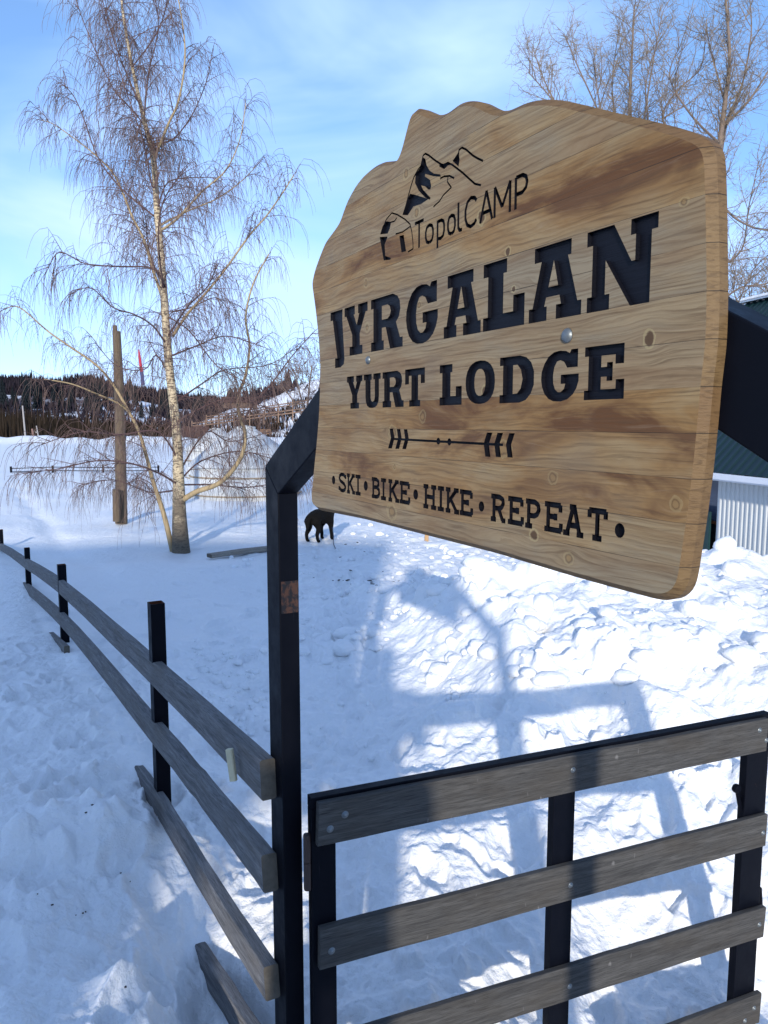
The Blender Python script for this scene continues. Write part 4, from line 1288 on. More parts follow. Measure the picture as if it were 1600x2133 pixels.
BY = 12.5
rng = random.Random(11)
b_trunk, b_limb, b_br, b_tw = MB(), MB(), MB(), MB()
tp, tr_ = px_limb([(378, 1160, 0), (374, 1080, 0), (372, 1000, 0), (368, 900, 0), (352, 760, 0), (344, 650, 0), (338, 560, .05), (328, 450, .1), (320, 330, .1), (308, 280, .1), (292, 215, .12), (274, 130, .15), (258, 40, .2), (250, -40, .2), (246, -130, .2), (240, -230, .2)], BY, 42, 3)
for i in range(len(tr_)):
    f = i / (len(tr_) - 1)
    tr_[i] = (BY / 3200) * (np.interp(f, [0, .07, .14, .2, .3, .4, .5, .6, .8, 1], [40, 29, 23, 19, 16.5, 14, 12, 9.5, 5, 2]))
b_trunk.tube(tp, tr_, 14)
limbs = []
def LB(lst, w0, w1, m='l', Y=BY): limbs.append((px_limb(lst, Y, w0, w1), m))
LB([(360, 1150, .05), (345, 1085, .1), (333, 1045, .15), (318, 1000, .25), (305, 950, .3), (290, 900, .4), (270, 860, .5), (235, 800, .6), (200, 760, .7), (150, 725, .8), (100, 690, .9), (40, 640, 1.0), (8, 645, 1.05)], 17, 3)
LB([(272, 862, .5), (250, 842, .4), (205, 822, .2), (150, 800, 0), (92, 790, -.2)], 8, 3)
LB([(380, 1042, 0), (410, 1024, -.1), (450, 1010, -.2), (480, 985, -.3), (505, 945, -.4), (510, 900, -.4), (497, 860, -.4), (498, 820, -.4), (512, 780, -.4), (520, 720, -.4), (512, 660, -.4), (528, 590, -.4), (560, 530, -.3)], 17, 4)
LB([(505, 880, -.4), (530, 840, -.6), (565, 800, -.8), (610, 740, -1), (655, 690, -1.2)], 7, 2, 'b')
LB([(360, 700, 0), (390, 655, -.2), (425, 615, -.4), (470, 560, -.5), (520, 490, -.6), (555, 450, -.6), (590, 400, -.7), (612, 365, -.7)], 9, 3)
LB([(345, 640, 0), (318, 560, .2), (300, 500, .3), (275, 450, .4), (255, 400, .5), (235, 360, .6), (195, 320, .7), (150, 285, .8), (110, 258, .9), (85, 250, 1.0)], 9, 2)
LB([(335, 480, 0), (370, 455, -.2), (420, 400, -.4), (470, 355, -.5), (500, 290, -.6), (512, 215, -.6)], 8, 2)
LB([(333, 470, 0), (390, 440, .3), (450, 415, .5), (500, 380, .6), (535, 345, .6)], 6, 2)
LB([(322, 330, 0), (350, 260, -.2), (372, 210, -.3), (385, 130, -.4), (382, 60, -.4), (368, -20, -.4)], 8, 3)
LB([(318, 290, 0), (285, 240, .2), (240, 190, .3), (205, 120, .4), (165, 20, .5), (150, -40, .5)], 5, 2, 'b')
LB([(320, 450, .1), (290, 425, .3), (250, 390, .4), (205, 330, .5), (170, 235, .6), (150, 195, .6), (128, 175, .7)], 6, 2, 'b')
LB([(330, 360, .1), (318, 390, -.1), (300, 300, -.3), (280, 240, -.4), (240, 120, -.5), (215, 30, -.5)], 5, 2, 'b')
LB([(345, 600, 0), (320, 560, -.3), (250, 555, -.6), (180, 550, -.9), (125, 525, -1.0), (100, 560, -1.0)], 6, 2, 'b')
LB([(348, 720, 0), (320, 680, -.3), (280, 655, -.6), (235, 640, -.8), (190, 600, -1), (150, 610, -1.1)], 6, 2, 'b')
LB([(352, 780, 0), (325, 740, .3), (300, 770, .5), (240, 760, .8), (190, 700, 1)], 5, 2, 'b')
LB([(358, 650, 0), (400, 640, .4), (450, 620, .8), (480, 650, 1)], 5, 2, 'b')
LB([(360, 740, 0), (410, 720, -.5), (470, 700, -.8), (540, 720, -1.0)], 6, 2, 'b')
LB([(330, 430, 0), (350, 380, .4), (400, 370, .6), (450, 370, .8)], 5, 2, 'b')
LB([(318, 300, 0), (360, 290, .3), (400, 240, .5), (430, 170, .6), (440, 120, .6)], 5, 2, 'b')
LB([(372, 1010, 0), (330, 985, -.5), (270, 965, -.9), (200, 960, -1.2), (130, 975, -1.5), (60, 985, -1.7)], 7, 2, 'b')
LB([(372, 1020, 0), (310, 1025, .5), (240, 1000, .9), (170, 1010, 1.2)], 6, 2, 'b')
LB([(372, 960, 0), (330, 900, -.4), (250, 905, -.8), (170, 900, -1.0), (90, 925, -1.2)], 6, 2, 'b')
LB([(375, 980, 0), (430, 900, .5), (480, 920, .8), (560, 900, 1)], 6, 2, 'b')
LB([(378, 1010, 0), (440, 1010, .6), (520, 1015, .9), (600, 1000, 1.1), (650, 990, 1.2)], 6, 2, 'b')
LB([(376, 1000, 0), (420, 960, .3), (500, 940, .5), (580, 960, .7)], 6, 2, 'b')
LB([(366, 880, 0), (420, 850, -.4), (480, 830, -.7), (560, 850, -1)], 6, 2, 'b')
LB([(362, 840, 0), (420, 800, .4), (470, 770, .8), (560, 760, 1), (620, 720, 1.1)], 6, 2, 'b')
LB([(350, 660, 0), (395, 690, -.5), (450, 760, -.8), (500, 790, -.9)], 5, 2, 'b')
LB([(300, 250, 0), (310, 150, -.1), (330, 60, -.2), (320, -20, -.2)], 5, 2, 'b')
LB([(290, 215, 0), (250, 120, .1), (230, 60, .2), (205, -30, .3)], 5, 2, 'b')
LB([(275, 140, 0), (320, 80, 0), (345, 20, 0), (350, -40, 0)], 4, 2, 'b')
LB([(340, 600, 0), (330, 500, -1.2), (340, 420, -1.6), (380, 360, -1.8)], 6, 2, 'b')
LB([(340, 600, 0), (310, 520, 1.2), (300, 440, 1.7), (260, 380, 2.0)], 6, 2, 'b')
LB([(350, 700, 0), (390, 640, -1.2), (430, 600, -1.8), (450, 560, -2)], 6, 2, 'b')
DOWN = Vector((0, 0, -1))
def hang(rng, p, d, L, r=.0032):
    pts = wander(rng, p, d, L, 5, DOWN * (3.2 / max(L, .3)), .10)
    b_tw.tube(pts, [r, r * .9, r * .85, r * .7, r * .6, r * .45], 3, False)
    return pts
def droop_branch(rng, p, d, L):
    pts = wander(rng, p, d, L, 7, DOWN * .85, .07)
    r0 = .0045 + .004 * L
    b_br.tube(pts, [r0 * (1 - .75 * i / 7) for i in range(8)], 4, False)
    nt = int(L * 14) + 3
    for k in range(nt):
        t = (k + rng.random()) / nt * 6.99
        i = int(t); q = pts[i].lerp(pts[i + 1], t - i)
        dd = (pts[i + 1] - pts[i]).normalized() * rng.uniform(.2, .9) + Vector((rng.gauss(0, .6), rng.gauss(0, .6), rng.uniform(-.5, .35)))
        tw = hang(rng, q, dd, rng.uniform(.28, .85) * (0.75 + .3 * L), .0030)
        if rng.random() < .45:
            j = rng.randrange(1, 4)
            hang(rng, tw[j], Vector((rng.gauss(0, 1), rng.gauss(0, 1), -.6)), rng.uniform(.15, .4), .0022)
for (pts_, ra), m in limbs:
    (b_limb if m == 'l' else b_br).tube(pts_, ra, 8 if m == 'l' else 5, False)
    tot = sum((pts_[i + 1] - pts_[i]).length for i in range(len(pts_) - 1))
    nb = int(tot * (6.6 if m == 'l' else 6.8)) + 3
    L0 = tot
    for k in range(nb):
        t = (0.16 + 0.84 * (k + rng.random()) / nb) * (len(pts_) - 1.001)
        i = int(t); q = pts_[i].lerp(pts_[i + 1], t - i)
        tg = (pts_[i + 1] - pts_[i]).normalized()
        side = Vector((rng.gauss(0, 1), rng.gauss(0, 1), rng.gauss(.1, .5)))
        side = (side - tg * side.dot(tg)).normalized()
        lowb = q.z < 3.0
        d = tg * rng.uniform(.5, 1.1) + side * rng.uniform(.5, 1.0) + Vector((0, 0, .12))
        droop_branch(rng, q, d, rng.uniform(.35, .90) * (1.0 if tot > 2 else .8) * (1.05 - .55 * t / len(pts_)))
    # the tip itself
    droop_branch(rng, pts_[-1], (pts_[-1] - pts_[-2]), .28)
for k in range(150):     # fine shoots straight off the trunk
    t = rng.uniform(.18, .97) * (len(tp) - 1.001); i = int(t); q = tp[i].lerp(tp[i + 1], t - i)
    a = rng.random() * 6.28
    droop_branch(rng, q, Vector((cos(a), sin(a), rng.uniform(.1, .8))), rng.uniform(.35, .9))
BIR = empty('birch_tree', at(378, 1150, BY), 0, 'tall leafless weeping birch with pale trunk and hanging reddish twigs behind the rail fence', 'tree')
BIR.location = (0, 0, 0)
b_trunk.build('trunk', M_BIRCH, BIR, smooth=True, fix=False)
b_limb.build('limbs', M_LIMB, BIR, smooth=True, fix=False)
b_br.build('branches', M_BRANCH, BIR, fix=False)
b_tw.build('twigs', M_TWIG, BIR, fix=False)
print('twig faces', len(b_tw.f), len(b_br.f))

def upright_tree(name, label, base, main, limb_list, Y, seed, nt=1.0, grp=None, w0=26, twig=M_TWIG2, tr=.0045):
    rng = random.Random(seed)
    T, Bm, Tw = MB(), MB(), MB()
    root = empty(name, (0, 0, 0), 0, label, 'tree', grp)
    mp_, mr_ = px_limb(main, Y, w0, 3)
    T.tube(mp_, mr_, 10)
    todo = [(mp_, mr_, .35)]
    for l, w in limb_list:
        p, r = px_limb(l, Y, w, 2); Bm.tube(p, r, 6, False); todo.append((p, r, .1))
    def zig(p, d, L, r):
        n = max(3, int(L / .09)); pts = [p]; d = d.normalized()
        for i in range(n):
            d = (d + Vector((rng.gauss(0, .33), rng.gauss(0, .33), rng.gauss(.05, .3)))).normalized()
            p = p + d * (L / n); pts.append(p)
        Tw.tube(pts, [r * (1 - .5 * i / n) for i in range(n + 1)], 3, False)
        return pts
    for p_, r_, t0 in todo:
        tot = sum((p_[i + 1] - p_[i]).length for i in range(len(p_) - 1))
        nb = int(tot * 5.2 * nt) + 3
        for k in range(nb):
            t = (t0 + (1 - t0) * (k + rng.random()) / nb) * (len(p_) - 1.001); i = int(t); q = p_[i].lerp(p_[i + 1], t - i)
            tg = (p_[i + 1] - p_[i]).normalized()
            side = Vector((rng.gauss(0, 1), rng.gauss(0, 1), rng.gauss(.1, .5))); side = (side - tg * side.dot(tg)).normalized()
            L = rng.uniform(.5, 1.5) * (1.2 - .6 * t / len(p_))
            br = wander(rng, q, tg * .7 + side * .8 + Vector((0, 0, .25)), L, 6, Vector((0, 0, .35)), .16)
            r0 = .005 + .005 * L
            Bm.tube(br, [r0 * (1 - .6 * j / 6) for j in range(7)], 4, False)
            for h in range(int(L * 8) + 2):
                tt = rng.uniform(.15, 1) * 5.99; j = int(tt); qq = br[j].lerp(br[j + 1], tt - j)
                dd = (br[j + 1] - br[j]).normalized() * .6 + Vector((rng.gauss(0, .8), rng.gauss(0, .8), rng.gauss(0, .7)))
                tw = zig(qq, dd, rng.uniform(.2, .65), tr)
                for _ in range(2):
                    if rng.random() < .7:
                        zig(rng.choice(tw[1:]), Vector((rng.gauss(0, 1), rng.gauss(0, 1), rng.gauss(0, 1))), rng.uniform(.1, .28), tr * .8)
    T.build('trunk', M_BRANCH2, root, smooth=True, fix=False); Bm.build('branches', M_BRANCH2, root, fix=False); Tw.build('twigs', twig, root, fix=False)
    print(name, len(Tw.f), len(Bm.f))
    return root
M_BRANCH2 = mat_plain('grey_brown_branch_bark', (0.17, 0.13, 0.105), 0.7, 0.2, 0, 4, 0.4, 0.2)
upright_tree('bare_tree', 'leafless twiggy tree rising behind the top edge of the carved sign', None,
    [(1325, 1120, 0), (1330, 900, 0), (1325, 600, 0), (1318, 400, 0), (1312, 240, 0), (1316, 120, 0), (1322, 10, 0)],
    [([(1325, 620, 0), (1260, 430, .5), (1180, 260, .8), (1135, 170, 1), (1110, 100, 1)], 10),
     ([(1325, 560, 0), (1285, 380, -.5), (1250, 220, -.8), (1235, 120, -.9)], 9),
     ([(1322, 480, 0), (1290, 300, .6), (1275, 180, .8), (1290, 60, .9)], 8),
     ([(1320, 500, 0), (1230, 330, -.6), (1160, 220, -1), (1100, 150, -1.2)], 9),
     ([(1320, 420, 0), (1340, 260, .4), (1362, 120, .7), (1382, 20, .8)], 8),
     ([(1320, 440, 0), (1350, 300, -.6), (1345, 180, -.8), (1370, 90, -.9)], 7),
     ([(1322, 400, 0), (1255, 250, .9), (1200, 130, 1.3), (1180, 80, 1.4)], 7)], 20, 21, 1.0, None, 30)
upright_tree('bare_tree', 'leafless forked tree at the right edge beyond the cabin roof', None,
    [(1478, 1120, 0), (1485, 800, 0), (1492, 560, 0), (1496, 400, 0), (1500, 300, 0), (1510, 215, 0), (1520, 120, 0), (1512, 0, 0), (1508, -90, 0)],
    [([(1500, 330, 0), (1515, 250, .3), (1545, 180, .5), (1565, 70, .6), (1560, -20, .6)], 11),
     ([(1508, 260, 0), (1560, 210, -.4), (1620, 120, -.6), (1680, 60, -.8)], 9),
     ([(1497, 370, 0), (1430, 300, .5), (1380, 248, .8), (1410, 190, 1), (1460, 140, 1.1), (1470, 60, 1.2)], 10),
     ([(1380, 248, .8), (1400, 235, .8), (1445, 210, .8)], 7),
     ([(1496, 420, 0), (1540, 460, -.5), (1600, 480, -.8), (1680, 470, -1)], 8),
     ([(1492, 560, 0), (1545, 520, .5), (1560, 430, .7), (1580, 340, .9)], 7),
     ([(1490, 640, 0), (1540, 600, -.4), (1600, 590, -.6), (1660, 560, -.6)], 7),
     ([(1490, 600, 0), (1530, 640, .4), (1570, 560, .6), (1640, 500, .7)], 7),
     ([(1512, 220, 0), (1490, 140, .4), (1470, 60, .6)], 7),
     ([(1500, 300, 0), (1440, 240, -.7), (1395, 160, -1), (1420, 90, -1.1)], 7)], 19, 33, 1.15, None, 34)
# scrub behind the cabin ridge and beside the birch
upright_tree('bare_shrub', 'tangled brown thicket shrub showing just above the cabin ridge', None, [(1600, 900, 0), (1600, 700, 0), (1600, 600, 0)],
    [([(1600, 760, 0), (1540, 640, 0), (1525, 590, 0)], 6), ([(1600, 760, 0), (1565, 640, 1), (1560, 570, 1)], 6), ([(1600, 760, 0), (1640, 640, 0), (1660, 590, 0)], 6), ([(1590, 760, 0), (1500, 660, .5), (1490, 610, .5)], 6)], 21, 44, 1.4, None, 10)
upright_tree('bare_shrub', 'reddish leafless bush on the snowy slope left of the sign', None, [(640, 900, 0), (642, 830, 0), (650, 760, 0)],
    [([(640, 880, 0), (600, 820, 0), (575, 790, 0)], 5), ([(640, 880, 0), (665, 810, 1), (668, 745, 1)], 6), ([(640, 880, 0), (620, 800, -1), (612, 770, 0)], 5), ([(640, 860, 0), (690, 790, 0), (700, 750, 0)], 5)], 34, 45, 0.9, None, 7, M_TWIG, .008)

# ------------------------------------------------------------------ timber post, stub, planks
M_TIMBER = mat_greywood('old_brown_timber', (0.080, 0.060, 0.042), (0.18, 0.14, 0.10), 7.0)
TB = empty('timber_post', (0, 0, 0), 0, 'tall cut off wooden pole standing left of the birch trunk', 'post')
def lerp(a, b, t): return a + (b - a) * t
m = MB(); hw = 11 / 1600 * 16.5
path = [at(253, 1090, 16.5), at(252, 1000, 16.5), at(250, 880, 16.5), at(247, 780, 16.5), at(243, 690, 16.5)]
m.tube(path, [hw * 1.15, hw * 1.05, hw * .95, hw * .85, hw * .72], 12)
b = len(m.v); a = path[-1]; m.tube([a - Vector((.03, 0, .02)), a + Vector((-.035, 0, .12))], [hw * .45, hw * .38], 8)
m.build('pole', M_TIMBER, TB, fix=False)
m = MB(); m.tube([at(243, 1086, 16.2), at(242, 1019, 16.2)], [hw * .7, hw * .68], 10)
m.build('side_stub', M_TIMBER, TB, fix=False)
m = MB(); a, b = onz(436, 1158, .06), onz(570, 1141, .06)
m.sweep(chamfer_rect(.16, .06, .008), [a, lerp(a, b, .5) + Vector((0, 0, .01)), b], mcap=1)
tagit(m.build('plank', [mat_greywood('bleached_plank', (.20, .18, .155), (.36, .33, .28), 9.), M_ENDGRAIN]), 'long bleached plank lying in the snow right of the birch foot', 'plank')
m = MB(); q = onz(888, 1129, 0); m.sweep(chamfer_rect(.07, .06, .006), [q + Vector((0, 0, -.05)), q + Vector((0.01, 0, .20))], side=(1, 0, 0), up=Vector((0, 1, 0)))
tagit(m.build('wooden_stake', mat_plain('tan_stake', (.40, .26, .14), .8, .2, 0, 20)), 'short tan wooden stake standing in snow just under the sign edge', 'stake')

# ------------------------------------------------------------------ dog on its lead
DY = 13.4
g0 = gz(at(665, 1128, DY).x, DY)
DOG = empty('dog', (at(667, 1128, DY).x, DY + .05, g0), radians(58), 'shaggy black dog standing in trodden snow under the lower left corner of the sign', 'dog')
def skinmesh(name, verts, edges, radii, mat, parent, sub=2, root=0):
    me = bpy.data.meshes.new(name); me.from_pydata(verts, edges, []); me.materials.append(mat)
    o = bpy.data.objects.new(name, me); S.collection.objects.link(o)
    if parent: o.parent = parent
    md = o.modifiers.new('skin', 'SKIN'); md.use_smooth_shade = True
    for i, r in enumerate(radii):
        sv = me.skin_vertices[0].data[i]; r = r if isinstance(r, tuple) else (r, r); sv.radius = r; sv.use_root = (i == root)
    s2 = o.modifiers.new('sub', 'SUBSURF'); s2.levels = sub; s2.render_levels = sub
    return o
V = [(-.24, 0, .44), (-.10, 0, .43), (.06, 0, .41), (.20, 0, .43),            # spine, x to the head
     (.30, 0, .51), (.38, 0, .56), (.47, 0, .53), (.54, 0, .51),               # neck, skull, muzzle
     (-.24, .085, .34), (-.19, .09, .23), (-.28, .09, .14), (-.26, .09, .03), (-.20, .09, .015),
     (-.24, -.085, .34), (-.17, -.09, .23), (-.25, -.09, .14), (-.22, -.09, .03), (-.16, -.09, .015),
     (.18, .08, .30), (.16, .085, .20), (.19, .085, .10), (.18, .085, .03), (.235, .085, .015),
     (.20, -.08, .30), (.20, -.085, .20), (.215, -.085, .10), (.21, -.085, .03), (.265, -.085, .015),
     (-.33, 0, .42), (-.38, 0, .33), (-.39, 0, .22),
     (.37, .05, .62), (.35, .065, .66), (.37, -.05, .62), (.35, -.065, .66)]
E = [(0, 1), (1, 2), (2, 3), (3, 4), (4, 5), (5, 6), (6, 7), (0, 8), (8, 9), (9, 10), (10, 11), (11, 12), (0, 13), (13, 14), (14, 15), (15, 16), (16, 17),
     (3, 18), (18, 19), (19, 20), (20, 21), (21, 22), (3, 23), (23, 24), (24, 25), (25, 26), (26, 27), (0, 28), (28, 29), (29, 30), (5, 31), (31, 32), (5, 33), (33, 34)]
Rr = [.125, .125, .130, .135, .095, .082, .05, .034, .072, .05, .03, .026, .028, .072, .05, .03, .026, .028, .055, .036, .028, .026, .028, .055, .036, .028, .026, .028, .045, .04, .022, .028, .012, .028, .012]
M_FUR = mat_plain('black_dog_fur', (0.0035, 0.003, 0.003), 0.85, 0.15, 0, 18, 0.6, 0.6, 0.02)
V = [(v[0] * .95, v[1] * 1.15, v[2] * 1.06) for v in V]
skinmesh('body', V, E, [r * 1.12 for r in Rr], M_FUR, DOG)
cc = Matrix.Rotation(radians(58), 3, 'Z')
nk = cc @ Vector((.30, 0, .44)) + DOG.location
m = MB(); e1 = onz(699, 1142, g0 + .02)
pts_ = [nk, nk.lerp(e1, .25) + Vector((.03, 0, -.20)), Vector((lerp(nk.x, e1.x, .6), lerp(nk.y, e1.y, .6), g0 + .03)), e1]
m.tube(fine_path(pts_, 6, .002, 4), [.007] * 19, 6)
tagit(m.build('dog_lead', mat_plain('dark_blue_lead', (.02, .03, .06), .6, .3)), 'thin dark lead trailing from the dog onto the snow', 'lead')

# ------------------------------------------------------------------ yurts
def mat_canvas():
    t = NT('white_yurt_canvas', 0.85, 0.1); co = t.coord('Object')
    n = t.noise(t.mapping(co, (2, 2, 1.2)), 2, 5, .6)
    return t.fin(t.mix(n, (.42, .45, .49, 1), (.60, .62, .62, 1)), t.bump(t.noise(co, 5, 4), .5, .03))
M_CANVAS = mat_canvas()
def yurt(cx, Y, pxr, y_ap, y_eave, y_base, label):
    c = at(cx, y_base, Y); r = pxr / 1600 * Y
    ze = at(cx, y_eave, Y).z; za_ = at(cx, y_ap, Y).z; zb_ = c.z - .2
    root = empty('yurt', (c.x, c.y, zb_), 0, label, 'yurt', 'white yurts beyond the yard')
    he, ha = ze - zb_, za_ - zb_
    m = MB(); m.lathe([(r * 1.0, 0), (r * 1.02, he * .5), (r * .99, he)], 40); m.build('wall', M_CANVAS, root, smooth=True)
    m = MB(); m.lathe([(r * 1.05, he - .05), (r * 1.04, he + .01), (r * .62, he + (ha - he) * .52), (r * .22, he + (ha - he) * .93), (.01, ha - .04)], 40); m.build('roof', M_CANVAS, root, smooth=True)
    m = MB(); m.lathe([(r * .20, ha - .10), (r * .20, ha), (.01, ha + .05)], 20); m.build('crown_ring', mat_plain('felt_crown', (.42, .44, .45), .9, .1), root, smooth=True)
    m = MB()
    for z in (.28, .72):
        m.lathe([(r * 1.025, he * z - .02), (r * 1.035, he * z), (r * 1.025, he * z + .02)], 40)
    m.build('rope_band', mat_plain('brown_rope', (.30, .24, .17), .9, .1), root)
yurt(513, 23, 112, 889, 966, 1034, 'nearer white canvas yurt right of the birch trunk')
yurt(452, 30, 62, 893, 935, 1005, 'farther white canvas yurt half hidden behind the nearer one')

# ------------------------------------------------------------------ cabin at the right
CORN = at(1495, 1040, 13.5)
CB = Plane(CORN, (.22, -.975))
CAB = empty('cabin', CB.A, CB.rz, 'low cabin with dark green ribbed roof and white corrugated metal wall', 'cabin')
M_GREEN = mat_plain('dark_green_roof_sheet', (0.004, 0.018, 0.021), 0.42, 0.35, 0.0, 2.5, 0.2, 0.05)
M_WMET = mat_plain('white_wall_sheet', (0.50, 0.52, 0.52), 0.45, 0.35, 0.0, 3, 0.08, 0.05)
M_GUT = mat_plain('white_gutter', (0.70, 0.72, 0.76), 0.35, 0.4, 0.0, 4, 0.08, 0.03)
ZE = 1.25 - EYE; ZB = -.25 - EYE; RY, RZ = 3.0, 4.72 - EYE
def ribbed(u0, u1, pitch, depth, top_w, pa, pb, nrm):
    """sheet from line a to line b (local y,z pairs), ribs run a->b"""
    m = MB(); u = u0
    prof = []
    while u < u1:
        prof += [(u, 0), (u + pitch * .42, 0), (u + pitch * .55, 1), (u + pitch * .86, 1)]
        u += pitch
    prof.append((u1 + .001, 0))
    for (uu, h) in prof:
        for (y, z) in (pa, pb):
            m.v.append((uu, y + nrm[0] * depth * h, z + nrm[1] * depth * h))
    for i in range(len(prof) - 1):
        m.face((2 * i, 2 * i + 2, 2 * i + 3, 2 * i + 1))
    return m
w = ribbed(0, 7, .115, .018, 0, (0, ZB), (0, ZE - .02), (-1, 0)).build('wall_cladding', M_WMET, CAB, fix=False)
sl_ = Vector((RY + .35, RZ - ZE)); nn = Vector((-sl_.y, sl_.x)).normalized()
ribbed(-3.5, 8, .19, .02, 0, (-.35, ZE - .0), (RY, RZ), (nn.x, nn.y)).build('roof_sheet', M_GREEN, CAB, fix=False)
nn2 = (-nn.x, nn.y)
ribbed(-3.5, 8, .19, .02, 0, (2 * RY + .35, ZE), (RY, RZ), nn2).build('roof_sheet', M_GREEN, CAB, fix=False)
m = MB(); m.box((2.25, -.33, ZE - .06), (5.75, .05, .055), 0, .012); m.build('gutter', M_GUT, CAB)
m = MB(); m.box((3.5, -.14, ZE - .13), (3.5, .13, .012), 0, .003); m.build('soffit', M_GUT, CAB)
m = MB(); m.box((2.25, RY, RZ + .03), (5.75, .10, .02), 0, .006); m.build('ridge_cap', M_GREEN, CAB)
m = MB(); m.box((-2.6, RY - .05, RZ + .07), (.9, .10, .05), 0, .04); m.box((-.3, RY - .05, RZ + .06), (.5, .06, .03), 0, .02); m.build('ridge_snow', M_SNOW, CAB)
m = MB(); m.box((3.5, .06, ZB - .15), (3.5, .05, .14), 0, .01); m.build('plinth', mat_plain('brown_plinth', (.13, .085, .055), .8, .2), CAB)
m = MB()
def tri_end(u):
    b = len(m.v); m.v += [(u, .05, ZE), (u, 2 * RY, ZE), (u, RY, RZ - .06), (u, .05, ZB - .3), (u, 2 * RY, ZB - .3)]
    m.face((b, b + 2, b + 1, b + 4, b + 3))
tri_end(-.002)
m.build('end_wall', mat_plain('dark_end_boards', (.02, .03, .032), .7, .2), CAB, fix=False)
# recessed porch side with the brown framed door
m = MB(); m.box((-1.75, .34, (ZE + ZB) / 2 - .15), (1.745, .04, (ZE - ZB) / 2 + .1), 0, .004)
m.build('porch_wall', mat_plain('dark_porch_boards', (.010, .024, .026), .6, .3), CAB)
m = MB()
for uu in (-.10, -.95):
    m.box((uu, .27, ZE - .50), (.055, .028, .50), 0, .006)
m.box((-.525, .27, ZE - .975), (.365, .026, .025), 0, .004)
DF = m.build('window_frame', mat_plain('orange_brown_frame', (.28, .10, .03), .5, .4), CAB)
m = MB(); m.box((-.525, .292, ZE - .50), (.365, .006, .44)); m.build('pane', mat_plain('dim_window_glass', (.09, .11, .16), .08, .6), DF)
m = MB(); m.box((-1.1, -.05, ZB + .32), (1.0, .02, .45), 0, .008); m.build('porch_panel', mat_plain('dark_green_panel', (.008, .035, .038), .5, .35), CAB)

# ------------------------------------------------------------------ distant things
def pole(name, label, cat, x, y0, y1, Y, r, mat, cross=None, grp=None):
    a, b = at(x[0], y1, Y), at(x[1], y0, Y)
    m = MB(); m.tube([a - Vector((0, 0, .6)), a, b], [r * 1.15, r * 1.1, r * .8], 8)
    o = m.build(name, mat); tagit(o, label, cat, grp)
    if cross:
        o.name = name
        m2 = MB(); c = at(*cross[0], Y); d = at(*cross[1], Y); m2.tube([c, d], [r * .8, r * .8], 6)
        m2.build('crossarm', mat, o)
    return o
M_POLE = mat_plain('grey_pole_wood', (.30, .28, .27), .8, .2)
pole('utility_pole', 'tallest thin grey pole beyond the snowy field', 'pole', (54, 47), 845, 920, 82, .09, M_POLE, None, 'poles beyond the field')
pole('utility_pole', 'thin pole with a short crossarm beyond the field', 'pole', (82, 76), 887, 920, 84, .07, M_POLE, ((74, 900), (80, 901)), 'poles beyond the field')
pole('utility_pole', 'stout reddish brown stake pole between the two thin poles', 'pole', (72, 67), 893, 924, 80, .12, mat_plain('red_brown_pole', (.20, .12, .10), .8, .2), None, 'poles beyond the field')
MST = empty('painted_mast', (0, 0, 0), 0, 'slim red and blue painted mast far off between timber post and birch', 'mast')
Ym = 240
m = MB(); m.tube([at(298, 802, Ym), at(295, 774, Ym)], [.55, .5], 8); m.build('lower_section', mat_plain('mast_blue', (.03, .05, .16), .6, .3), MST)
m = MB(); m.tube([at(295, 773.8, Ym), at(291, 745, Ym), at(289, 728, Ym)], [.5, .42, .2], 8); m.build('upper_section', mat_plain('mast_red', (.42, .03, .06), .6, .3), MST)

FF = empty('field_fence', (0, 0, 0), 0, 'small distant fence with two dark posts crossing the open field', 'fence')
Yq = 33
for px in (23, 110, 215, 330):
    a = at(px, 978, Yq); g = gz(a.x, a.y); tp_ = at(px, 974 if px < 50 else 972, Yq).z
    m = MB(); m.box((a.x, a.y, (g + tp_) / 2), (.035, .035, (tp_ - g) / 2 + .05), 0, .004); m.build('post', M_STEEL, FF)
for ya, yb in ((976, 973), (983, 980)):
    m = MB(); m.tube([at(23, ya, Yq), at(110, yb, Yq), at(215, yb + 1, Yq), at(330, yb, Yq)], [.018] * 4, 5); m.build('rail', M_STEEL, FF)

# hut roof and brown stack on the slope
def hut(px, py, Y, w, d, h, rh, rz, mat, label, cat, name, snowroof=False):
    c = at(px, py, Y); r = empty(name, (c.x, c.y, c.z - .3), rz, label, cat)
    m = MB(); m.box((0, 0, h / 2), (w / 2, d / 2, h / 2)); m.build('wall', mat_plain('hut_boards', (.12, .08, .06), .8, .2), r)
    m = MB(); o_ = .3
    m.v += [(-w / 2 - o_, -d / 2 - o_, h - .1), (w / 2 + o_, -d / 2 - o_, h - .1), (w / 2 + o_, 0, h + rh), (-w / 2 - o_, 0, h + rh), (-w / 2 - o_, d / 2 + o_, h - .1), (w / 2 + o_, d / 2 + o_, h - .1)]
    m.face((0, 1, 2, 3)); m.face((3, 2, 5, 4)); m.face((0, 3, 4)); m.face((1, 5, 2)); m.face((0, 4, 5, 1))
    m.build('roof', mat, r)
    return r
M_BROOF = mat_plain('brown_roof', (.085, .045, .035), .7, .2)
hut(408, 918, 80, 2.2, 2.6, .8, 1.0, radians(30), M_BROOF, 'small hut with a brown pitched roof behind the yurts', 'hut', 'hut')
hut(500, 846, 118, 5, 3, .9, .8, radians(15), M_BROOF, 'low brown roofed shed high on the snowy slope', 'shed', 'shed')
m = MB(); a, b = at(541, 905, 60), at(565, 895, 60)
for k in range(4):
    m.box(lerp(a, b, .5) + Vector((0, 0, -.12 + .1 * k)), (.5 - .03 * k, .12, .045), .35, .01)
tagit(m.build('plank_stack', mat_plain('brown_planks', (.17, .10, .06), .8, .2)), 'small stack of brown planks on the slope beside the near yurt roof', 'planks')
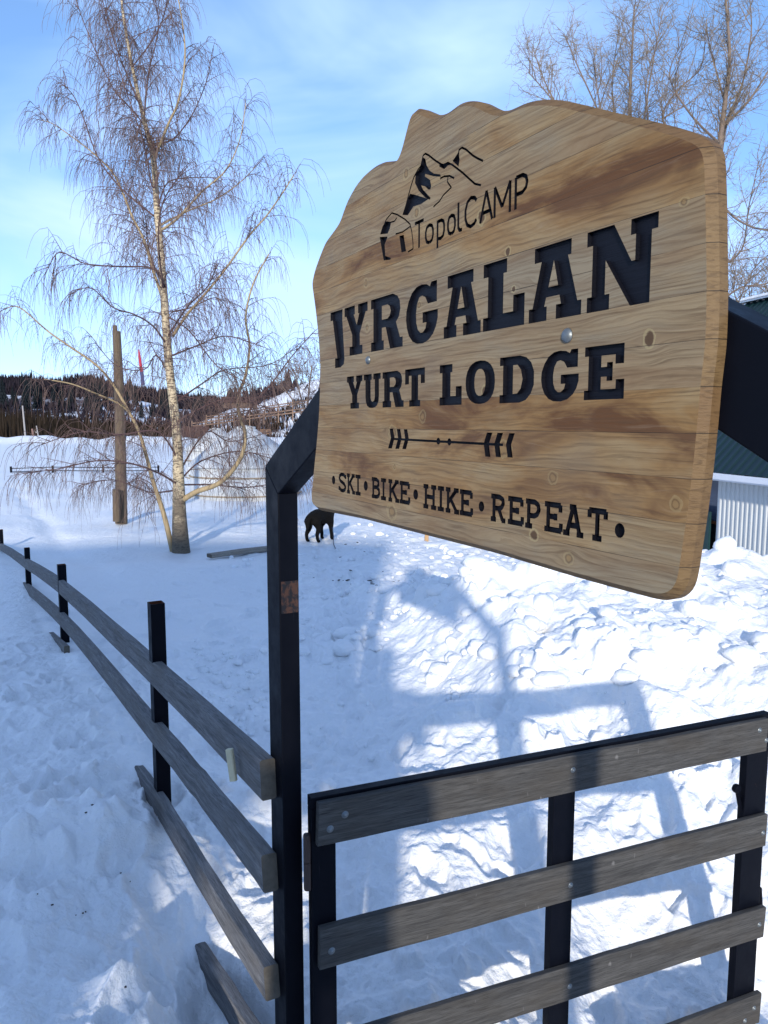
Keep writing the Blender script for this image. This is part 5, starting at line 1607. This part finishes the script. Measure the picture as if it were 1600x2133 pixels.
# field banks on the slope: post and rail lines
M_BANK = mat_plain('brown_fence_timber', (.20, .13, .09), .8, .2, 0, 3)
for i, (pl_, Y, lab) in enumerate([([(400, 882), (455, 876), (520, 866), (580, 858), (640, 850)], 95, 'nearer brown fence line slanting across the snowy slope'),
                                   ([(430, 868), (500, 858), (560, 846), (640, 834)], 120, 'farther brown fence line along the top of the snowy slope')]):
    F_ = empty('slope_fence', (0, 0, 0), 0, lab, 'fence')
    P_ = [at(x, y, Y) for x, y in pl_]
    for dz in (.0, -.35):
        m = MB(); m.tube([p + Vector((0, 0, dz)) for p in P_], [.09] * len(P_), 5); m.build('rail', M_BANK, F_)
    for k in range(9):
        t = k / 8 * (len(P_) - 1.001); q = P_[int(t)].lerp(P_[int(t) + 1], t - int(t))
        m = MB(); m.box((q.x, q.y, q.z - .5), (.07, .07, .8)); m.build('post', M_BANK, F_)

# ------------------------------------------------------------------ woods on the hill
def hz(x, y): return float(hill_z(np.array([float(x)]), np.array([float(y)]))[0])
rng = random.Random(77)
def conifer_mesh(rng, tiers=9):
    m = MB()
    for k in range(tiers):
        f = k / tiers; zb_ = .06 + .86 * f; r = (.20 * (1 - f) ** .9 + .012); n = 9
        b = len(m.v); m.v.append((0, 0, min(1, zb_ + .26)))
        for j in range(n * 2):
            a = pi * j / n + k; rr = r * (rng.uniform(.75, 1.15) if j % 2 == 0 else .55)
            m.v.append((rr * cos(a), rr * sin(a), zb_ - (.045 if j % 2 == 0 else 0)))
        for j in range(n * 2): m.face((b, b + 1 + j, b + 1 + (j + 1) % (2 * n)))
    return m
M_SPRUCE = mat_plain('dark_spruce_needles', (0.010, 0.014, 0.017), 0.8, 0.1, 0, 0.8, 0.5, 0)
protos = []
for k in range(3):
    r = empty('spruce_tree', (0, 0, 0), 0, 'dark spruce', 'tree', 'dark spruces on the snowy hillside')
    conifer_mesh(rng, 8 + k).build('crown', M_SPRUCE, r, fix=False)
    m = MB(); m.tube([(0, 0, -.05), (0, 0, .3)], [.02, .015], 5); m.build('trunk', M_BRANCH, r)
    protos.append(r)
used = [0, 0, 0]
cand = []
while len(cand) < 130:
    px = rng.uniform(-60, 640); y = rng.uniform(230, 400); x = (px - 800) / 1600 * y; z = hz(x, y)
    py = 880 - (z - EYE) / y * 1600
    # gaps where the snow shows
    if perlin(np.array([px / 45.0]), np.array([y / 90.0]), 9)[0] > .0 and rng.random() < .93: continue
    cand.append((x, y, z, px))
cand.sort(key=lambda c: c[3])
for i, (x, y, z, px) in enumerate(cand):
    k = rng.randrange(3); hgt = rng.uniform(5.5, 11)
    if used[k] == 0: r = protos[k]; r.location = (x, y, z); r.rotation_euler = (0, 0, rng.random() * 6); r.scale = (hgt,) * 3; used[k] = 1
    else: r = dup(protos[k], (x, y, z), rng.random() * 6, None, hgt)
    r['label'] = 'dark green spruce among others on the far snowy hillside'

def clump(m, rng, x, y, z, h, w, n, mi=0):
    for _ in range(n):
        a = rng.random() * 6.28; rr = w * rng.random() ** .5
        bx, by = x + rr * .6 * cos(a), y + rr * .6 * sin(a)
        tx, ty = x + rr * 1.3 * cos(a), y + rr * 1.3 * sin(a)
        hh = h * rng.uniform(.55, 1.0) * (1 - .35 * (rr / w)); t = w * rng.uniform(.05, .13)
        a2 = rng.random() * 3.14; dx, dy = t * cos(a2), t * sin(a2)
        b = len(m.v)
        m.v += [(bx - dx * .5, by - dy * .5, z - .5), (bx + dx * .5, by + dy * .5, z - .5), (tx + dx, ty + dy, z + hh * .6), (tx, ty, z + hh), (tx - dx, ty - dy, z + hh * .6)]
        m.face((b, b + 1, b + 2, b + 3, b + 4), None, mi)
m = MB(); tot = 0
while tot < 3600:
    px = rng.uniform(-250, 1700) if rng.random() < .3 else rng.uniform(-60, 660)
    t = rng.random(); y = 350 + 290 * t; x = (px - 800) / 1600 * y; z = hz(x, y)
    tot += 1; clump(m, rng, x, y, z, rng.uniform(6, 11), rng.uniform(2.2, 4), 8)
while tot < 4350:
    px = rng.uniform(-60, 660); y = rng.uniform(160, 380); x = (px - 800) / 1600 * y; z = hz(x, y)
    tot += 1
    if perlin(np.array([px / 90.0]), np.array([y / 80.0]), 19)[0] < (-.12 if y > 230 else .1): clump(m, rng, x, y, z, rng.uniform(3, 6), rng.uniform(2, 3.5), 8)
tagit(m.build('hill_forest', mat_plain('bare_wood_mass', (.022, .018, .024), .9, .05, 0, .05, .35, 0), fix=False), 'dark purplish brown leafless forest covering the far hill and ridge', 'forest', kind='stuff')
m = MB()
for _ in range(1500):
    px = rng.uniform(-120, 330) if rng.random() < .75 else rng.uniform(300, 640)
    y = rng.uniform(96, 150); x = (px - 800) / 1600 * y
    z = hz(x, y) if y > 92 else 0
    hmax = np.interp(px, [-120, 60, 200, 330, 420, 640], [9.0, 8.0, 6.6, 5.0, 3.2, 2.2]) * rng.uniform(.6, 1.05)
    clump(m, rng, x, y, z, hmax, rng.uniform(.7, 1.6), 10)
tagit(m.build('thicket', mat_plain('brown_thicket', (.024, .018, .013), .9, .05, 0, .15, .45, 0), fix=False), 'dense dark brown thicket along the far edge of the field', 'thicket', kind='stuff')

# ------------------------------------------------------------------ the person taking the picture (only the shadow is in view)
PER = empty('person', (-.30, -.42, .32), 0, 'standing person in a padded dark coat behind the gateway holding up a phone', 'person')
V = [(0, 0, .96), (0, 0, 1.15), (0, -.01, 1.34), (0, 0, 1.46), (0, .02, 1.56), (0, .03, 1.68), (0, .03, 1.78),
     (.10, 0, .90), (.12, .02, .50), (.12, -.02, .10), (.13, .10, .03), (-.10, 0, .90), (-.12, .02, .50), (-.12, -.02, .10), (-.13, .10, .03),
     (.20, 0, 1.40), (.27, .06, 1.16), (.29, .26, 1.36), (-.20, 0, 1.40), (-.30, 0, 1.12), (-.31, .08, .88)]
E = [(0, 1), (1, 2), (2, 3), (3, 4), (4, 5), (5, 6), (0, 7), (7, 8), (8, 9), (9, 10), (0, 11), (11, 12), (12, 13), (13, 14), (2, 15), (15, 16), (16, 17), (2, 18), (18, 19), (19, 20)]
Rr = [(.19, .15), (.19, .15), (.21, .15), .085, .075, .105, .08, .12, .085, .065, .05, .12, .085, .065, .05, .09, .07, .045, .09, .07, .05]
skinmesh('body', V, E, Rr, mat_plain('dark_coat_cloth', (.03, .03, .04), .8, .2), PER)

BSH = empty('shade_house', (-5.4, -7.0, .1), 0, 'unseen house added behind the viewpoint to cast shade over the left foreground', 'house')  # added out of view; walls and roof shaped to shade the snow at left
m = MB(); m.box((.11, 0, 1.8), (3.78, 1.6, 2.0)); m.build('wall', mat_plain('house_boards', (.16, .11, .08), .8, .2, 0, 3), BSH)
m = MB(); e1, e2 = -4.2, 4.55
m.v += [(e1, -2.2, 3.6), (e2, -2.2, 3.6), (e2, 0, 5.6), (e1, 0, 5.6), (e1, 2.2, 3.6), (e2, 2.2, 3.6)]
m.face((0, 1, 2, 3)); m.face((3, 2, 5, 4)); m.face((0, 3, 4)); m.face((1, 5, 2)); m.face((0, 4, 5, 1))
m.build('roof', M_GREEN, BSH)
for xx in (4.2,):
    m = MB(); m.box((xx, 2.0, 1.7), (.07, .07, 1.9)); m.build('porch_post', M_TIMBER, BSH)
